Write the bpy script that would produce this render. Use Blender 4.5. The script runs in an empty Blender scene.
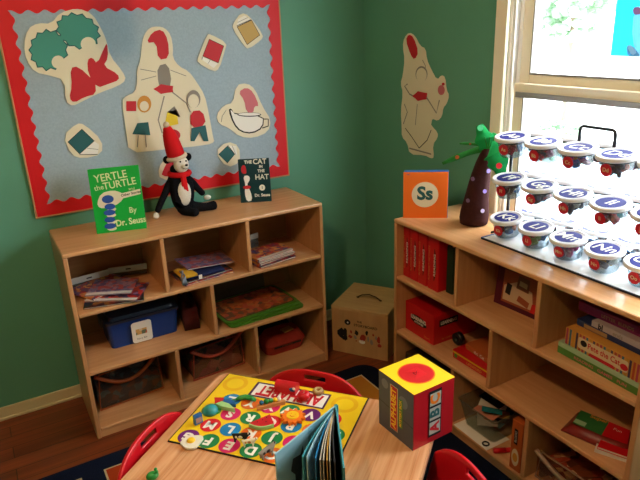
import bpy, bmesh, math, random
from mathutils import Vector, Matrix
from mathutils.geometry import tessellate_polygon
random.seed(7)
sc = bpy.context.scene
COL = sc.collection
R = math.radians

# ------------------------------------------------------------------ camera
CAM = Vector((-1.9681, -2.8973, 1.7272)); YAW, PIT, ROL, FPX = 0.5147, 0.3443, -0.0413, 598.61
fw = Vector((math.sin(YAW)*math.cos(PIT), math.cos(YAW)*math.cos(PIT), -math.sin(PIT)))
rt = Vector((math.cos(YAW), -math.sin(YAW), 0)); up = rt.cross(fw)
cr = rt*math.cos(ROL)+up*math.sin(ROL); cu = -rt*math.sin(ROL)+up*math.cos(ROL)
cd = bpy.data.cameras.new('camera'); cam = bpy.data.objects.new('camera', cd); COL.objects.link(cam)
cam.matrix_world = Matrix(((cr.x, cu.x, -fw.x, CAM.x), (cr.y, cu.y, -fw.y, CAM.y), (cr.z, cu.z, -fw.z, CAM.z), (0, 0, 0, 1)))
cd.sensor_width = 36; cd.lens = FPX/640*36; cd.clip_start = .02
sc.camera = cam
# ------------------------------------------------------------------ world, lights, exposure
w = bpy.data.worlds.new('sky'); sc.world = w; w.use_nodes = True
bg = w.node_tree.nodes['Background']; bg.inputs[0].default_value = (0.86, 0.94, 1.0, 1); bg.inputs[1].default_value = 22
def light(name, kind, loc, power, color, size, rot=(0, 0, 0), sy=None):
    l = bpy.data.lights.new(name, kind); l.energy = power; l.color = color
    if kind == 'AREA':
        l.size = size
        if sy: l.shape = 'RECTANGLE'; l.size_y = sy
        else: l.shape = 'DISK'
    else: l.shadow_soft_size = size
    o = bpy.data.objects.new(name, l); o.location = loc; o.rotation_euler = rot; COL.objects.link(o); return o
LAMP = (-2.05, -2.0, 2.36)
light('ceiling_lamp_light', 'POINT', LAMP, 44, (1.0, 0.65, 0.36), 0.045)
pl = light('window_portal', 'AREA', (0.10, -1.83, 1.45), 1, (1, 1, 1), 1.54, (0, R(90), 0), 1.46)
pl.data.size = 1.26; pl.data.size_y = 1.54
pl.data.cycles.is_portal = True
sc.view_settings.view_transform = 'Standard'; sc.view_settings.look = 'None'; sc.view_settings.gamma = 1
sc.view_settings.use_curve_mapping = False
sc.view_settings.exposure = 0.0

# ------------------------------------------------------------------ helpers
def at(x, y, ax, v):                     # where the sight line through a photo point meets a known plane of the room
    d = fw+cr*((x-320)/FPX)-cu*((y-240)/FPX)
    return CAM+d*((v-CAM[ax])/d[ax])
def lin(h):
    if not isinstance(h, str): return (*h, 1)
    h = h.lstrip('#'); c = [int(h[i:i+2], 16)/255 for i in (0, 2, 4)]
    return (*[(v/12.92 if v <= .04045 else ((v+.055)/1.055)**2.4) for v in c], 1)
MATS = {}
def mat(name, color, rough=.6, spec=.4, metal=0, emis=0, trans=0, alpha=1, noise=0, nscale=20, coat=0, bump=0):
    if name in MATS: return MATS[name]
    m = bpy.data.materials.new(name); m.use_nodes = True; nt = m.node_tree; b = nt.nodes['Principled BSDF']
    c = lin(color)
    b.inputs['Base Color'].default_value = c; b.inputs['Roughness'].default_value = rough
    b.inputs['Specular IOR Level'].default_value = spec; b.inputs['Metallic'].default_value = metal
    b.inputs['Transmission Weight'].default_value = trans; b.inputs['Alpha'].default_value = alpha
    b.inputs['Coat Weight'].default_value = coat
    if emis: b.inputs['Emission Color'].default_value = c; b.inputs['Emission Strength'].default_value = emis
    if noise or bump:
        tc = nt.nodes.new('ShaderNodeTexCoord'); n = nt.nodes.new('ShaderNodeTexNoise'); n.inputs['Scale'].default_value = nscale; n.inputs['Detail'].default_value = 4
        nt.links.new(tc.outputs['Object'], n.inputs['Vector'])
        if noise:
            r = nt.nodes.new('ShaderNodeValToRGB'); r.color_ramp.elements[0].position = .3; r.color_ramp.elements[1].position = .7
            r.color_ramp.elements[0].color = tuple(v*(1-noise) for v in c[:3])+(1,); r.color_ramp.elements[1].color = tuple(min(1, v*(1+noise)) for v in c[:3])+(1,)
            nt.links.new(n.outputs['Fac'], r.inputs['Fac']); nt.links.new(r.outputs['Color'], b.inputs['Base Color'])
        if bump:
            bp = nt.nodes.new('ShaderNodeBump'); bp.inputs['Strength'].default_value = bump; bp.inputs['Distance'].default_value = .01
            nt.links.new(n.outputs['Fac'], bp.inputs['Height']); nt.links.new(bp.outputs['Normal'], b.inputs['Normal'])
    MATS[name] = m; return m
def wood(name, ca, cb, scale=(2, 30, 30), rough=.35, rot=0, planks=None, coat=0, offset=0):
    if name in MATS: return MATS[name]
    m = bpy.data.materials.new(name); m.use_nodes = True; nt = m.node_tree; b = nt.nodes['Principled BSDF']; N = nt.nodes.new; L = nt.links.new
    tc = N('ShaderNodeTexCoord'); mp = N('ShaderNodeMapping'); mp.inputs['Rotation'].default_value = (0, 0, rot); L(tc.outputs['Object'], mp.inputs['Vector'])
    m2 = N('ShaderNodeMapping'); m2.inputs['Scale'].default_value = scale; m2.inputs['Location'].default_value = (offset,)*3; L(mp.outputs['Vector'], m2.inputs['Vector'])
    n = N('ShaderNodeTexNoise'); n.inputs['Scale'].default_value = 1; n.inputs['Detail'].default_value = 5; n.inputs['Distortion'].default_value = .6; L(m2.outputs['Vector'], n.inputs['Vector'])
    r = N('ShaderNodeValToRGB'); r.color_ramp.elements[0].position = .3; r.color_ramp.elements[1].position = .72
    r.color_ramp.elements[0].color = lin(ca); r.color_ramp.elements[1].color = lin(cb); L(n.outputs['Fac'], r.inputs['Fac'])
    out = r.outputs['Color']
    if planks:
        bt = N('ShaderNodeTexBrick'); bt.inputs['Scale'].default_value = 1; bt.inputs['Brick Width'].default_value = planks[0]; bt.inputs['Row Height'].default_value = planks[1]
        bt.inputs['Mortar Size'].default_value = planks[2]; bt.inputs['Color1'].default_value = (1, 1, 1, 1); bt.inputs['Color2'].default_value = (planks[3],)*3+(1,); bt.inputs['Mortar'].default_value = (planks[4],)*3+(1,)
        bt.inputs['Mortar Smooth'].default_value = .2
        L(mp.outputs['Vector'], bt.inputs['Vector'])
        mx = N('ShaderNodeMix'); mx.data_type = 'RGBA'; mx.blend_type = 'MULTIPLY'; mx.inputs[0].default_value = 1; L(out, mx.inputs[6]); L(bt.outputs['Color'], mx.inputs[7]); out = mx.outputs[2]
    L(out, b.inputs['Base Color']); b.inputs['Roughness'].default_value = rough; b.inputs['Coat Weight'].default_value = coat; b.inputs['Coat Roughness'].default_value = .15
    MATS[name] = m; return m
def printed(name, cols, scale=25, rough=.35):           # busy printed cover: patches of several inks
    if name in MATS: return MATS[name]
    m = bpy.data.materials.new(name); m.use_nodes = True; nt = m.node_tree; b = nt.nodes['Principled BSDF']; N = nt.nodes.new; L = nt.links.new
    tc = N('ShaderNodeTexCoord'); v = N('ShaderNodeTexVoronoi'); v.inputs['Scale'].default_value = scale; L(tc.outputs['Object'], v.inputs['Vector'])
    r = N('ShaderNodeValToRGB'); r.color_ramp.interpolation = 'CONSTANT'
    el = r.color_ramp.elements
    el[0].color = lin(cols[0]); el[1].position = 1/len(cols); el[1].color = lin(cols[1])
    for i, c in enumerate(cols[2:], 2): e = el.new(i/len(cols)); e.color = lin(c)
    sp = N('ShaderNodeSeparateColor'); L(v.outputs['Color'], sp.inputs[0]); L(sp.outputs[0], r.inputs['Fac']); L(r.outputs['Color'], b.inputs['Base Color'])
    b.inputs['Roughness'].default_value = rough; MATS[name] = m; return m
def glass(name, tint='ffffff', refl=.04, cloud=0):
    if name in MATS: return MATS[name]
    m = bpy.data.materials.new(name); m.use_nodes = True; nt = m.node_tree; nt.nodes.clear(); N = nt.nodes.new; L = nt.links.new
    o = N('ShaderNodeOutputMaterial'); t = N('ShaderNodeBsdfTransparent'); t.inputs[0].default_value = lin(tint)
    g = N('ShaderNodeBsdfGlossy'); g.inputs['Roughness'].default_value = .05; mx = N('ShaderNodeMixShader')
    mx.inputs[0].default_value = refl; L(t.outputs[0], mx.inputs[1]); L(g.outputs[0], mx.inputs[2])
    out = mx.outputs[0]
    if cloud:
        d = N('ShaderNodeBsdfDiffuse'); d.inputs[0].default_value = lin(tint); m3 = N('ShaderNodeMixShader'); m3.inputs[0].default_value = cloud
        L(out, m3.inputs[1]); L(d.outputs[0], m3.inputs[2]); out = m3.outputs[0]
    L(out, o.inputs[0]); MATS[name] = m; return m
def paper_lit(name, color, tr=.5):       # thin paper: reflects and lets light through
    if name in MATS: return MATS[name]
    m = bpy.data.materials.new(name); m.use_nodes = True; nt = m.node_tree; nt.nodes.clear(); N = nt.nodes.new; L = nt.links.new
    o = N('ShaderNodeOutputMaterial'); d = N('ShaderNodeBsdfDiffuse'); t = N('ShaderNodeBsdfTranslucent'); mx = N('ShaderNodeMixShader')
    d.inputs[0].default_value = lin(color); t.inputs[0].default_value = lin(color); mx.inputs[0].default_value = tr
    L(d.outputs[0], mx.inputs[1]); L(t.outputs[0], mx.inputs[2]); L(mx.outputs[0], o.inputs[0]); MATS[name] = m; return m

I4 = Matrix.Identity(4)
def frame(o, u, v):                       # matrix with local x=u, y=v, z=normal
    u = Vector(u).normalized(); v = Vector(v); n = u.cross(v).normalized(); v = n.cross(u)
    return Matrix(((u.x, v.x, n.x, o[0]), (u.y, v.y, n.y, o[1]), (u.z, v.z, n.z, o[2]), (0, 0, 0, 1)))
def T(x=0, y=0, z=0, rx=0, ry=0, rz=0):
    return Matrix.Translation((x, y, z)) @ Matrix.Rotation(rz, 4, 'Z') @ Matrix.Rotation(ry, 4, 'Y') @ Matrix.Rotation(rx, 4, 'X')
class MB:
    def __init__(s): s.bm = bmesh.new(); s.mats = []
    def mi(s, m):
        if m not in s.mats: s.mats.append(m)
        return s.mats.index(m)
    def face(s, vs, m, smooth=False):
        try:
            f = s.bm.faces.new(vs); f.material_index = s.mi(m); f.smooth = smooth; return f
        except ValueError: return None
    def box(s, a, b, m, bev=0, M=I4, seg=2):
        t = bmesh.new()
        c = [(a[i]+b[i])/2 for i in range(3)]; d = [abs(b[i]-a[i]) for i in range(3)]
        bmesh.ops.create_cube(t, size=1, matrix=Matrix.Translation(c) @ Matrix.Diagonal((*d, 1)))
        if bev: bmesh.ops.bevel(t, geom=t.edges[:], offset=min(bev, min(d)*.45), segments=seg, affect='EDGES', profile=.5)
        s.merge(t, m, M, bool(bev) and False); return s
    def merge(s, t, m, M=I4, smooth=False):
        k = s.mi(m); mp = {}
        for v in t.verts: mp[v] = s.bm.verts.new(M @ v.co)
        for f in t.faces:
            g = s.bm.faces.new([mp[v] for v in f.verts]); g.material_index = k; g.smooth = smooth
        t.free()
    def ball(s, c, r, m, M=I4, seg=16, rot=I4):
        t = bmesh.new(); r = (r, r, r) if not hasattr(r, '__len__') else r
        bmesh.ops.create_uvsphere(t, u_segments=seg, v_segments=max(6, seg*2//3), radius=1, matrix=Matrix.Translation(c) @ rot @ Matrix.Diagonal((*r, 1)))
        s.merge(t, m, M, True); return s
    def lathe(s, prof, m, M=I4, n=28, smooth=True, cap=True):
        rings = []
        for r, z in prof: rings.append([s.bm.verts.new(M @ Vector((r*math.cos(2*math.pi*k/n), r*math.sin(2*math.pi*k/n), z))) for k in range(n)])
        for a, b in zip(rings, rings[1:]):
            for k in range(n): s.face([a[k], a[(k+1) % n], b[(k+1) % n], b[k]], m, smooth)
        if cap: s.face(rings[0][::-1], m); s.face(rings[-1], m)
        return s
    def tube(s, pts, r, m, M=I4, n=8, closed=False):
        pts = [Vector(p) for p in pts]; rings = []; N = len(pts)
        rr = r if hasattr(r, '__len__') else [r]*N
        ref = None
        for i, p in enumerate(pts):
            a = pts[(i-1) % N] if (closed or i > 0) else p; b = pts[(i+1) % N] if (closed or i < N-1) else p
            t = (b-a).normalized()
            if ref is None: ref = t.orthogonal().normalized()
            ref = (ref-t*ref.dot(t)).normalized(); q = t.cross(ref)
            rings.append([s.bm.verts.new(M @ (p+(ref*math.cos(2*math.pi*k/n)+q*math.sin(2*math.pi*k/n))*rr[i])) for k in range(n)])
        rs = list(zip(rings, rings[1:]))
        if closed: rs.append((rings[-1], rings[0]))
        for a, b in rs:
            for k in range(n): s.face([a[k], a[(k+1) % n], b[(k+1) % n], b[k]], m, True)
        if not closed: s.face(rings[0][::-1], m); s.face(rings[-1], m)
        return s
    def poly(s, pts, m, M=I4, z=0, t=0):       # polygon in the local xy plane, optional thickness t below z
        P = [Vector((p[0], p[1], 0)) for p in pts]
        tri = tessellate_polygon([P])
        tv = [s.bm.verts.new(M @ Vector((p.x, p.y, z))) for p in P]
        ar = sum(P[i].x*P[(i+1) % len(P)].y-P[(i+1) % len(P)].x*P[i].y for i in range(len(P)))
        def orient(q, flip):
            a, b, c = [P[i] for i in q]; cz = (b-a).cross(c-a).z
            q = list(q) if cz > 0 else list(q)[::-1]
            return q[::-1] if flip else q
        for q in tri: s.face([tv[i] for i in orient(q, False)], m)
        if t:
            bv = [s.bm.verts.new(M @ Vector((p.x, p.y, z-t))) for p in P]
            for q in tri: s.face([bv[i] for i in orient(q, True)], m)
            n = len(P)
            for i in range(n):
                j = (i+1) % n; q = [tv[i], bv[i], bv[j], tv[j]]
                s.face(q if ar > 0 else q[::-1], m)
        return s
    def disc(s, c, r, m, M=I4, z=0, t=0, n=24, ry=None, a0=0):
        ry = ry or r
        return s.poly([(c[0]+r*math.cos(2*math.pi*k/n+a0), c[1]+ry*math.sin(2*math.pi*k/n+a0)) for k in range(n)], m, M, z, t)
    def text(s, txt, m, M=I4, size=.03, cx=0, cy=0, z=.001, wide=1.0, bold=0, align='CENTER', shear=0, sp=1):
        cu_ = bpy.data.curves.new('t', 'FONT'); cu_.body = txt; cu_.size = size; cu_.align_x = align; cu_.align_y = 'CENTER'; cu_.offset = bold; cu_.shear = shear
        cu_.resolution_u = 3; cu_.space_character = sp; cu_.fill_mode = 'FRONT'
        o = bpy.data.objects.new('t', cu_); COL.objects.link(o); me = o.to_mesh()
        k = s.mi(m); vs = [s.bm.verts.new(M @ Vector((cx+v.co.x*wide, cy+v.co.y, z))) for v in me.vertices]
        for p in me.polygons: s.face([vs[i] for i in p.vertices], m)
        o.to_mesh_clear(); bpy.data.objects.remove(o); bpy.data.curves.remove(cu_); return s
    def build(s, name, parent=None, M=None, label=None):
        me = bpy.data.meshes.new(name); s.bm.to_mesh(me); s.bm.free()
        for m in s.mats: me.materials.append(m)
        o = bpy.data.objects.new(name, me); COL.objects.link(o)
        if parent: o.parent = parent
        if M is not None: o.matrix_basis = M
        if label: o['label'] = label
        return o
def tag(o, label=None, cat=None, group=None, kind=None):
    for k, v in (('label', label), ('category', cat), ('group', group), ('kind', kind)):
        if v: o[k] = v
    return o
def thing(name, label, cat, M=I4, group=None):
    o = bpy.data.objects.new(name, None); COL.objects.link(o); o.empty_display_size = .05; o.matrix_basis = M
    return tag(o, label, cat, group)
def copy_tree(o, parent=None):
    c = o.copy(); COL.objects.link(c)
    if parent: c.parent = parent
    for ch in list(o.children): copy_tree(ch, c)
    return c
def simple_mod(o, kind, **kw):
    md = o.modifiers.new(kind.lower(), kind)
    for k, v in kw.items(): setattr(md, k, v)
    return md

# ------------------------------------------------------------------ materials
M_wall = mat('teal_wall_paint', '60997e', .55, .25, noise=.03, nscale=3, bump=.02)
M_ceil = mat('ceiling_paint', 'e6ddcc', .8)
M_trim = mat('cream_trim_paint', 'dcc9a0', .45)
M_case = mat('tan_window_casing', 'f6e8cc', .5, .3)
M_white = mat('white_vinyl', 'eeeae2', .4)
M_grey = mat('grey_window_strip', '8f8c88', .5)
M_floor = wood('dark_floor_boards', '6a2e18', '964622', (1.2, 26, 26), .32, planks=(1.4, .085, .0025, .72, .25))
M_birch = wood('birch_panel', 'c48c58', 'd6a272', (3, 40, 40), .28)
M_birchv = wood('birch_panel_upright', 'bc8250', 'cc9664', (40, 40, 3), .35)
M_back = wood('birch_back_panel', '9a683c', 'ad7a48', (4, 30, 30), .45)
M_edge = mat('birch_edge', 'd8a870', .3, noise=.08, nscale=60)
TR = math.atan2(-.638, -.77)
M_table = wood('maple_table_top', 'c08050', 'e2ae80', (3, 55, 55), .22, planks=(3, .11, .0006, .9, .7), offset=3)
M_tedge = mat('tan_table_edge', 'c49066', .4, noise=.06, nscale=40)
M_black = mat('black_metal', '15161a', .35)
M_cream = mat('cream_paper', 'e2d6b8', .7, .2)
M_ink = mat('black_ink', '221f1f', .6, .2)
M_red = mat('red_card', 'd01420', .5, .3)
M_wht = mat('white_card', 'ece6da', .5, .3)
M_page = mat('page_edges', 'd9d2c4', .8, .1)

# ------------------------------------------------------------------ room
X0, Y0, ZC = -3.9, -4.3, 2.45
def struct(name, mb, label=None): o = mb.build(name); o['kind'] = 'structure'; return o
struct('floor', MB().box((X0, Y0, -.1), (.14, .14, 0), M_floor))
struct('ceiling', MB().box((X0-.1, Y0-.1, ZC), (.14, .14, ZC+.1), M_ceil))
struct('wall_back', MB().box((X0, 0, 0), (.14, .14, ZC), M_wall))
struct('wall_left', MB().box((X0-.1, Y0, 0), (X0, .14, ZC), M_wall))
struct('wall_front', MB().box((X0-.1, Y0-.1, 0), (.14, Y0, ZC), M_wall))
WY0, WY1, WZ0, WZ1 = -1.055, -2.60, .80, 2.10     # window opening
wr = MB()
wr.box((0, Y0, 0), (.14, 0, WZ0), M_wall); wr.box((0, Y0, WZ1), (.14, 0, ZC), M_wall)
wr.box((0, WY0, WZ0), (.14, 0, WZ1), M_wall); wr.box((0, Y0, WZ0), (.14, WY1, WZ1), M_wall)
struct('wall_right', wr)
def base(name, pts):
    o = MB()
    for a, b in pts: o.box(a, b, M_trim, .004)
    struct(name, o)
base('baseboard_back', [((X0, -.012, 0), (0, 0, .068)), ((X0, -.018, 0), (0, 0, .016))])
base('baseboard_right', [((-.012, Y0, 0), (0, -.013, .068))])
base('baseboard_left', [((X0, Y0, 0), (X0+.012, -.013, .068))])
# window
win = thing('window_1', None, None); win['kind'] = 'structure'; del_keys = [k for k in ('label', 'category') if k in win]
cs = MB()
cs.box((-.018, WY0, WZ0-.07), (0, -.992, WZ1+.07), M_case, .004); cs.box((-.018, WY1-.063, WZ0-.07), (0, WY1, WZ1+.07), M_case, .004)
cs.box((-.018, WY1, WZ1), (0, WY0, WZ1+.07), M_case, .004); cs.box((-.018, WY1, WZ0-.07), (0, WY0, WZ0), M_case, .004)
cs.build('window_casing', win)
jm = MB()
for y0, s in ((WY0, -1), (WY1, 1)):
    jm.box((0, y0, WZ0), (.139, y0+s*.012, WZ1), M_white)
    for i, (x0, x1, t) in enumerate(((.004, .012, .026), (.044, .052, .03), (.092, .10, .03))): jm.box((x0, y0+s*.012, WZ0), (x1, y0+s*t, WZ1), M_white, .002)
jm.box((0, WY1+.012, WZ1-.012), (.139, WY0-.012, WZ1), M_white); jm.box((0, WY1+.012, WZ0), (.139, WY0-.012, WZ0+.012), M_white)
jm.build('window_jamb', win)
def sash(name, x0, x1, z0, z1, st, rb, rtp):
    a, b = WY0-.031, WY1+.031
    o = MB(); o.box((x0, a, z0), (x1, a-st, z1), M_case, .004); o.box((x0, b+st, z0), (x1, b, z1), M_case, .004)
    o.box((x0, b+st, z0), (x1, a-st, z0+rb), M_case, .004); o.box((x0, b+st, z1-rtp), (x1, a-st, z1), M_case, .004)
    f = o.build(name, win)
    g = MB(); xm = (x0+x1)/2; g.box((xm-.002, b+st-.004, z0+rb-.004), (xm+.002, a-st+.004, z1-rtp+.004), M_glass); g.build('window_pane', f)
    k = MB(); k.box((x0-.002, a-st, z0+rb), (x1, a-st-.006, z1-rtp), M_grey); k.box((x0-.002, b+st, z0+rb), (x1, a-st-.006, z0+rb+.007), M_grey); k.build('glazing_bead', f)
    return f
M_glass = glass('window_glass')
up_s = sash('upper_sash', .0425, .08, 1.440, WZ1-.013, .052, .064, .04)
lo_s = sash('lower_sash', .014, .042, WZ0+.013, 1.470, .052, .06, .04)
MB().box((.004, WY1+.04, 1.415), (.0135, WY0-.05, 1.436), M_grey).build('grey_strip', lo_s)  # grey bar along the top rail of the lower sash
# outside
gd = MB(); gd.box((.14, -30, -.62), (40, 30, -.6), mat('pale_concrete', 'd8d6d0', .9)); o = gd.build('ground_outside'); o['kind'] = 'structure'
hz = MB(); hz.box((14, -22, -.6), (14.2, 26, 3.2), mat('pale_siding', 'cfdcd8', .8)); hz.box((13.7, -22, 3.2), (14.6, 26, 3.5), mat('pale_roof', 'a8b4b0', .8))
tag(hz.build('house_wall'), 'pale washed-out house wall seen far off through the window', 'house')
def bush(loc, r, n, name, label, cat, trunk=0):
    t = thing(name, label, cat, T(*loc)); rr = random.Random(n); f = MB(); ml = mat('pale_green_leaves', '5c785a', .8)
    for k in range(150):
        v = Vector((rr.gauss(0, 1), rr.gauss(0, 1), rr.gauss(0, 1))).normalized()*r*rr.uniform(.4, 1)
        c = (v.x, v.y, v.z*.8+trunk+r*.7); f.ball(c, (r*.11, r*.11, r*.08), ml, seg=6)
    f.build('foliage', t); MB().tube([(0, 0, 0), (0.02, 0, trunk+r*.6)], .05 if trunk else .03, mat('bark', '6a5a48', .9)).build('trunk', t)
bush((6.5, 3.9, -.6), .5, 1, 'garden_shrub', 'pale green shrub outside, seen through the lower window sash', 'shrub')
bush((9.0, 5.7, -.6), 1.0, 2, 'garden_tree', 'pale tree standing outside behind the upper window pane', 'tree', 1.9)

# ------------------------------------------------------------------ rug
rug = MB(); RX0, RX1, RY0, RY1 = -3.1, -.378, -3.3, -.555
def rrect(x0, y0, x1, y1, r, n=6):
    p = []
    for cx, cy, a in ((x1-r, y1-r, 0), (x0+r, y1-r, 90), (x0+r, y0+r, 180), (x1-r, y0+r, 270)):
        for k in range(n+1): t = R(a+90*k/n); p.append((cx+r*math.cos(t), cy+r*math.sin(t)))
    return p
M_navy = mat('navy_rug_pile', '10182e', .95, .1, noise=.35, nscale=300)
rug.poly(rrect(RX0, RY0, RX1, RY1, .09), M_navy, z=.008, t=.008)
M_rw = mat('rug_cream_line', 'c9b48c', .95, .1); M_ro = mat('rug_orange', 'b9782c', .95, .1)
rc = [M_ro, mat('rug_green', '2d6b3a', .95, .1), mat('rug_blue', '2a5a9a', .95, .1), mat('rug_rust', 'a83c18', .95, .1), mat('rug_maroon', '5a1624', .95, .1), mat('rug_yellow', 'c8a020', .95, .1)]
letters = 'AEIOUTMS'
for i in range(7):
    x1 = -.48-.3475*i; x0 = x1-.26
    for y1, rev in ((-.645, 0), (-2.95, 3)):
        y0 = y1-.26
        rug.poly([(x0, y0), (x1, y0), (x1, y1), (x0, y1)], M_rw, z=.0086); rug.poly([(x0+.008, y0+.008), (x1-.008, y0+.008), (x1-.008, y1-.008), (x0+.008, y1-.008)], rc[(i+rev) % 6], z=.0092)
        if i: rug.text('KLMNOPQRST'[i+rev], rc[5], T(z=.0092), .2, (x0+x1)/2, (y0+y1)/2, z=.0006, bold=.004)
tag(rug.build('alphabet_rug'), 'navy blue rug with coloured letter squares on the dark floor boards', 'rug')

# ------------------------------------------------------------------ bookshelves
W, D, H = 1.22, .395, .897; Z1, Z2, Z3 = .622, .3415, .0543; TK = .019
def bookshelf(M, label):
    t = thing('bookshelf', label, 'bookshelf', M)
    def pan(name, a, b, m, bev=.004): return MB().box(a, b, m, bev).build(name, t)
    pan('side_panel', (0, 0, 0), (TK, D, H-TK), M_birchv); pan('side_panel', (W-TK, 0, 0), (W, D, H-TK), M_birchv)
    pan('top_panel', (0, 0, H-TK), (W, D, H), M_birch, .006)
    for z in (Z1, Z2): pan('shelf_board', (TK, .002, z-TK), (W-TK, D-.008, z), M_birch, .005)
    pan('base_board', (TK, .002, Z3-TK), (W-TK, D-.008, Z3), M_birch, .005)
    pan('kick_board', (TK, .006, 0), (W-TK, .022, Z3-TK), M_birch, .002)
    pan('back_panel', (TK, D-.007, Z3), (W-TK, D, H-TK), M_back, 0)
    for zz0, zz1, fr in ((Z1, H-TK, (1/3, 2/3)), (Z2, Z1-TK, (.5,)), (Z3, Z2-TK, (1/3, 2/3))):
        for q in fr: pan('divider', (W*q-TK/2, .004, zz0), (W*q+TK/2, D-.008, zz1), M_birchv, .004)
    return t
XL, YF = -1.762, -.415
bookshelf(T(XL, YF, 0), 'birch bookshelf with eight cubbies under the bulletin board')
bookshelf(Matrix.Translation((-.415, -.833, 0)) @ Matrix.Rotation(R(-90), 4, 'Z'), 'birch bookshelf with eight cubbies under the window')

# ------------------------------------------------------------------ bulletin board (back wall)
bd = thing('bulletin_board', 'large pale blue bulletin board with a wavy red border on the back wall', 'bulletin board', T(0, 0, 0))
BX0, BX1, BZ0, BZ1 = -1.795, -.52, .962, 1.885
FB = frame((0, -.012, 0), (1, 0, 0), (0, 0, 1))       # local x = room x, local y = room z, normal toward the room
MB().box((BX0, -.012, BZ0), (BX1, 0, BZ1), mat('pale_blue_fabric', '9fb0ba', .9, .1, noise=.06, nscale=120)).build('fabric_panel', bd)
fr = MB(); mfr = mat('thin_wood_frame', 'b58a5c', .5)
for a, b in (((BX0-.008, BZ0-.008), (BX1+.008, BZ0)), ((BX0-.008, BZ1), (BX1+.008, BZ1+.008)), ((BX0-.008, BZ0), (BX0, BZ1)), ((BX1, BZ0), (BX1+.008, BZ1))):
    fr.box((a[0], -.016, a[1]), (b[0], 0, b[1]), mfr, .002)
fr.build('board_frame', bd)
bo = MB(); bw = .058; amp = .015
def scal(a, b, inner, horiz, sgn):
    n = max(4, round((b-a)/.064)); p = []
    for k in range(n*8+1):
        t = a+(b-a)*k/(n*8); q = inner+sgn*amp*(.5-.5*math.cos(2*math.pi*k/8))
        p.append((t, q) if horiz else (q, t))
    return p
M_bord = mat('red_scalloped_paper', 'd4141c', .5, .3)
bo.poly([(BX0, BZ0), (BX1, BZ0), (BX1, BZ0+bw-.006)]+scal(BX0+bw, BX1-bw, BZ0+bw-.006, True, 1)[::-1]+[(BX0, BZ0+bw-.006)], M_bord, FB, z=.003, t=.002)
bo.poly([(BX0, BZ1), (BX1, BZ1), (BX1, BZ1-bw+.006)]+scal(BX0+bw, BX1-bw, BZ1-bw+.006, True, -1)[::-1]+[(BX0, BZ1-bw+.006)], M_bord, FB, z=.003, t=.002)
bo.poly([(BX0, BZ0), (BX0, BZ1)]+scal(BZ0+bw, BZ1-bw, BX0+bw-.006, False, 1)[::-1], M_bord, FB, z=.0036, t=.002)
bo.poly([(BX1, BZ0), (BX1, BZ1)]+scal(BZ0+bw, BZ1-bw, BX1-bw+.006, False, -1)[::-1], M_bord, FB, z=.0036, t=.002)
bo.build('scalloped_border', bd)

def smooth_poly(pts, it=1):
    for _ in range(it):
        q = []
        for i in range(len(pts)):
            a, b = pts[i], pts[(i+1) % len(pts)]
            q += [(a[0]*.75+b[0]*.25, a[1]*.75+b[1]*.25), (a[0]*.25+b[0]*.75, a[1]*.25+b[1]*.75)]
        pts = q
    return pts
class Cut:                                  # a die-cut paper sheet on a wall, drawn in wall coordinates
    def __init__(s, ax, v, outline, sm=1, base_m=None, t=.0015, sgn=1):
        s.ax, s.v = ax, v; s.mb = MB(); s.n = 0
        s.M = frame((0, v, 0), (1, 0, 0), (0, 0, 1)) if ax == 1 else frame((v, 0, 0), (0, -1, 0), (0, 0, 1))
        s.mb.poly(smooth_poly(s.p(outline), sm) if sm else s.p(outline), base_m or M_cream, s.M, z=.002, t=t)
    def p(s, pts):
        out = []
        for x, y in pts:
            w_ = at(x, y, s.ax, s.v); out.append((w_.x, w_.z) if s.ax == 1 else (-w_.y, w_.z))
        return out
    def shape(s, pts, m, sm=0):
        s.n += 1; q = s.p(pts); s.mb.poly(smooth_poly(q, sm) if sm else q, m, s.M, z=.0022+.00025*s.n); return s
    def blob(s, c, rx, ry, m, n=20, spike=0, rot=0):
        pts = []
        for k in range(n):
            a = 2*math.pi*k/n; q = 1+(spike if k % 2 else 0); x = rx*q*math.cos(a); y = ry*q*math.sin(a)
            pts.append((c[0]+x*math.cos(rot)-y*math.sin(rot), c[1]+x*math.sin(rot)+y*math.cos(rot)))
        return s.shape(pts, m)
    def line(s, pts, wd, m):
        s.n += 1; wd *= 1.5; q = [Vector((*a, 0)) for a in s.p(pts)]; up_, dn = [], []
        for i, a in enumerate(q):
            d = (q[min(i+1, len(q)-1)]-q[max(i-1, 0)]).normalized(); nn = Vector((-d.y, d.x, 0))*wd/2; up_.append(a+nn); dn.append(a-nn)
        s.mb.poly([(a.x, a.y) for a in up_+dn[::-1]], m, s.M, z=.0022+.00025*s.n); return s
    def done(s, name, label, cat, group=None): return tag(s.mb.build(name), label, cat, group)
m_teal = mat('teal_print', '3f8f7e', .6); m_teald = mat('dark_teal_print', '1f5a5c', .6); m_redp = mat('red_print', 'c01824', .6); m_yel = mat('yellow_print', 'e0c020', .6)
m_tanp = mat('tan_print', 'c09a50', .6); m_pink = mat('pink_print', 'c8686c', .6); m_gryp = mat('grey_print', '8c8478', .7); m_or = mat('orange_print', 'cc8a30', .6)
GB = 'paper cutouts pinned to the bulletin board'
q = lambda L_, ox, oy, s_: [(ox+x/s_, oy+y/s_) for x, y in L_]
c = Cut(1, -.0165, q([(95, 180), (110, 115), (150, 92), (205, 95), (240, 50), (310, 32), (370, 55), (405, 115), (425, 160), (440, 225), (490, 285), (505, 320), (470, 345), (400, 370), (330, 405), (290, 425), (262, 405), (258, 320), (200, 302), (140, 290), (105, 240)], 0, 0, 4))
c.blob((48.5, 50), 17.5, 18.5, m_teald, 26, .16).blob((78, 31), 20.5, 15.5, m_teald, 26, .16, .4).blob((48.5, 50), 16.5, 17.5, m_teal, 26, .14).blob((78, 31), 19.5, 14.5, m_teal, 26, .14, .4)
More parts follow.
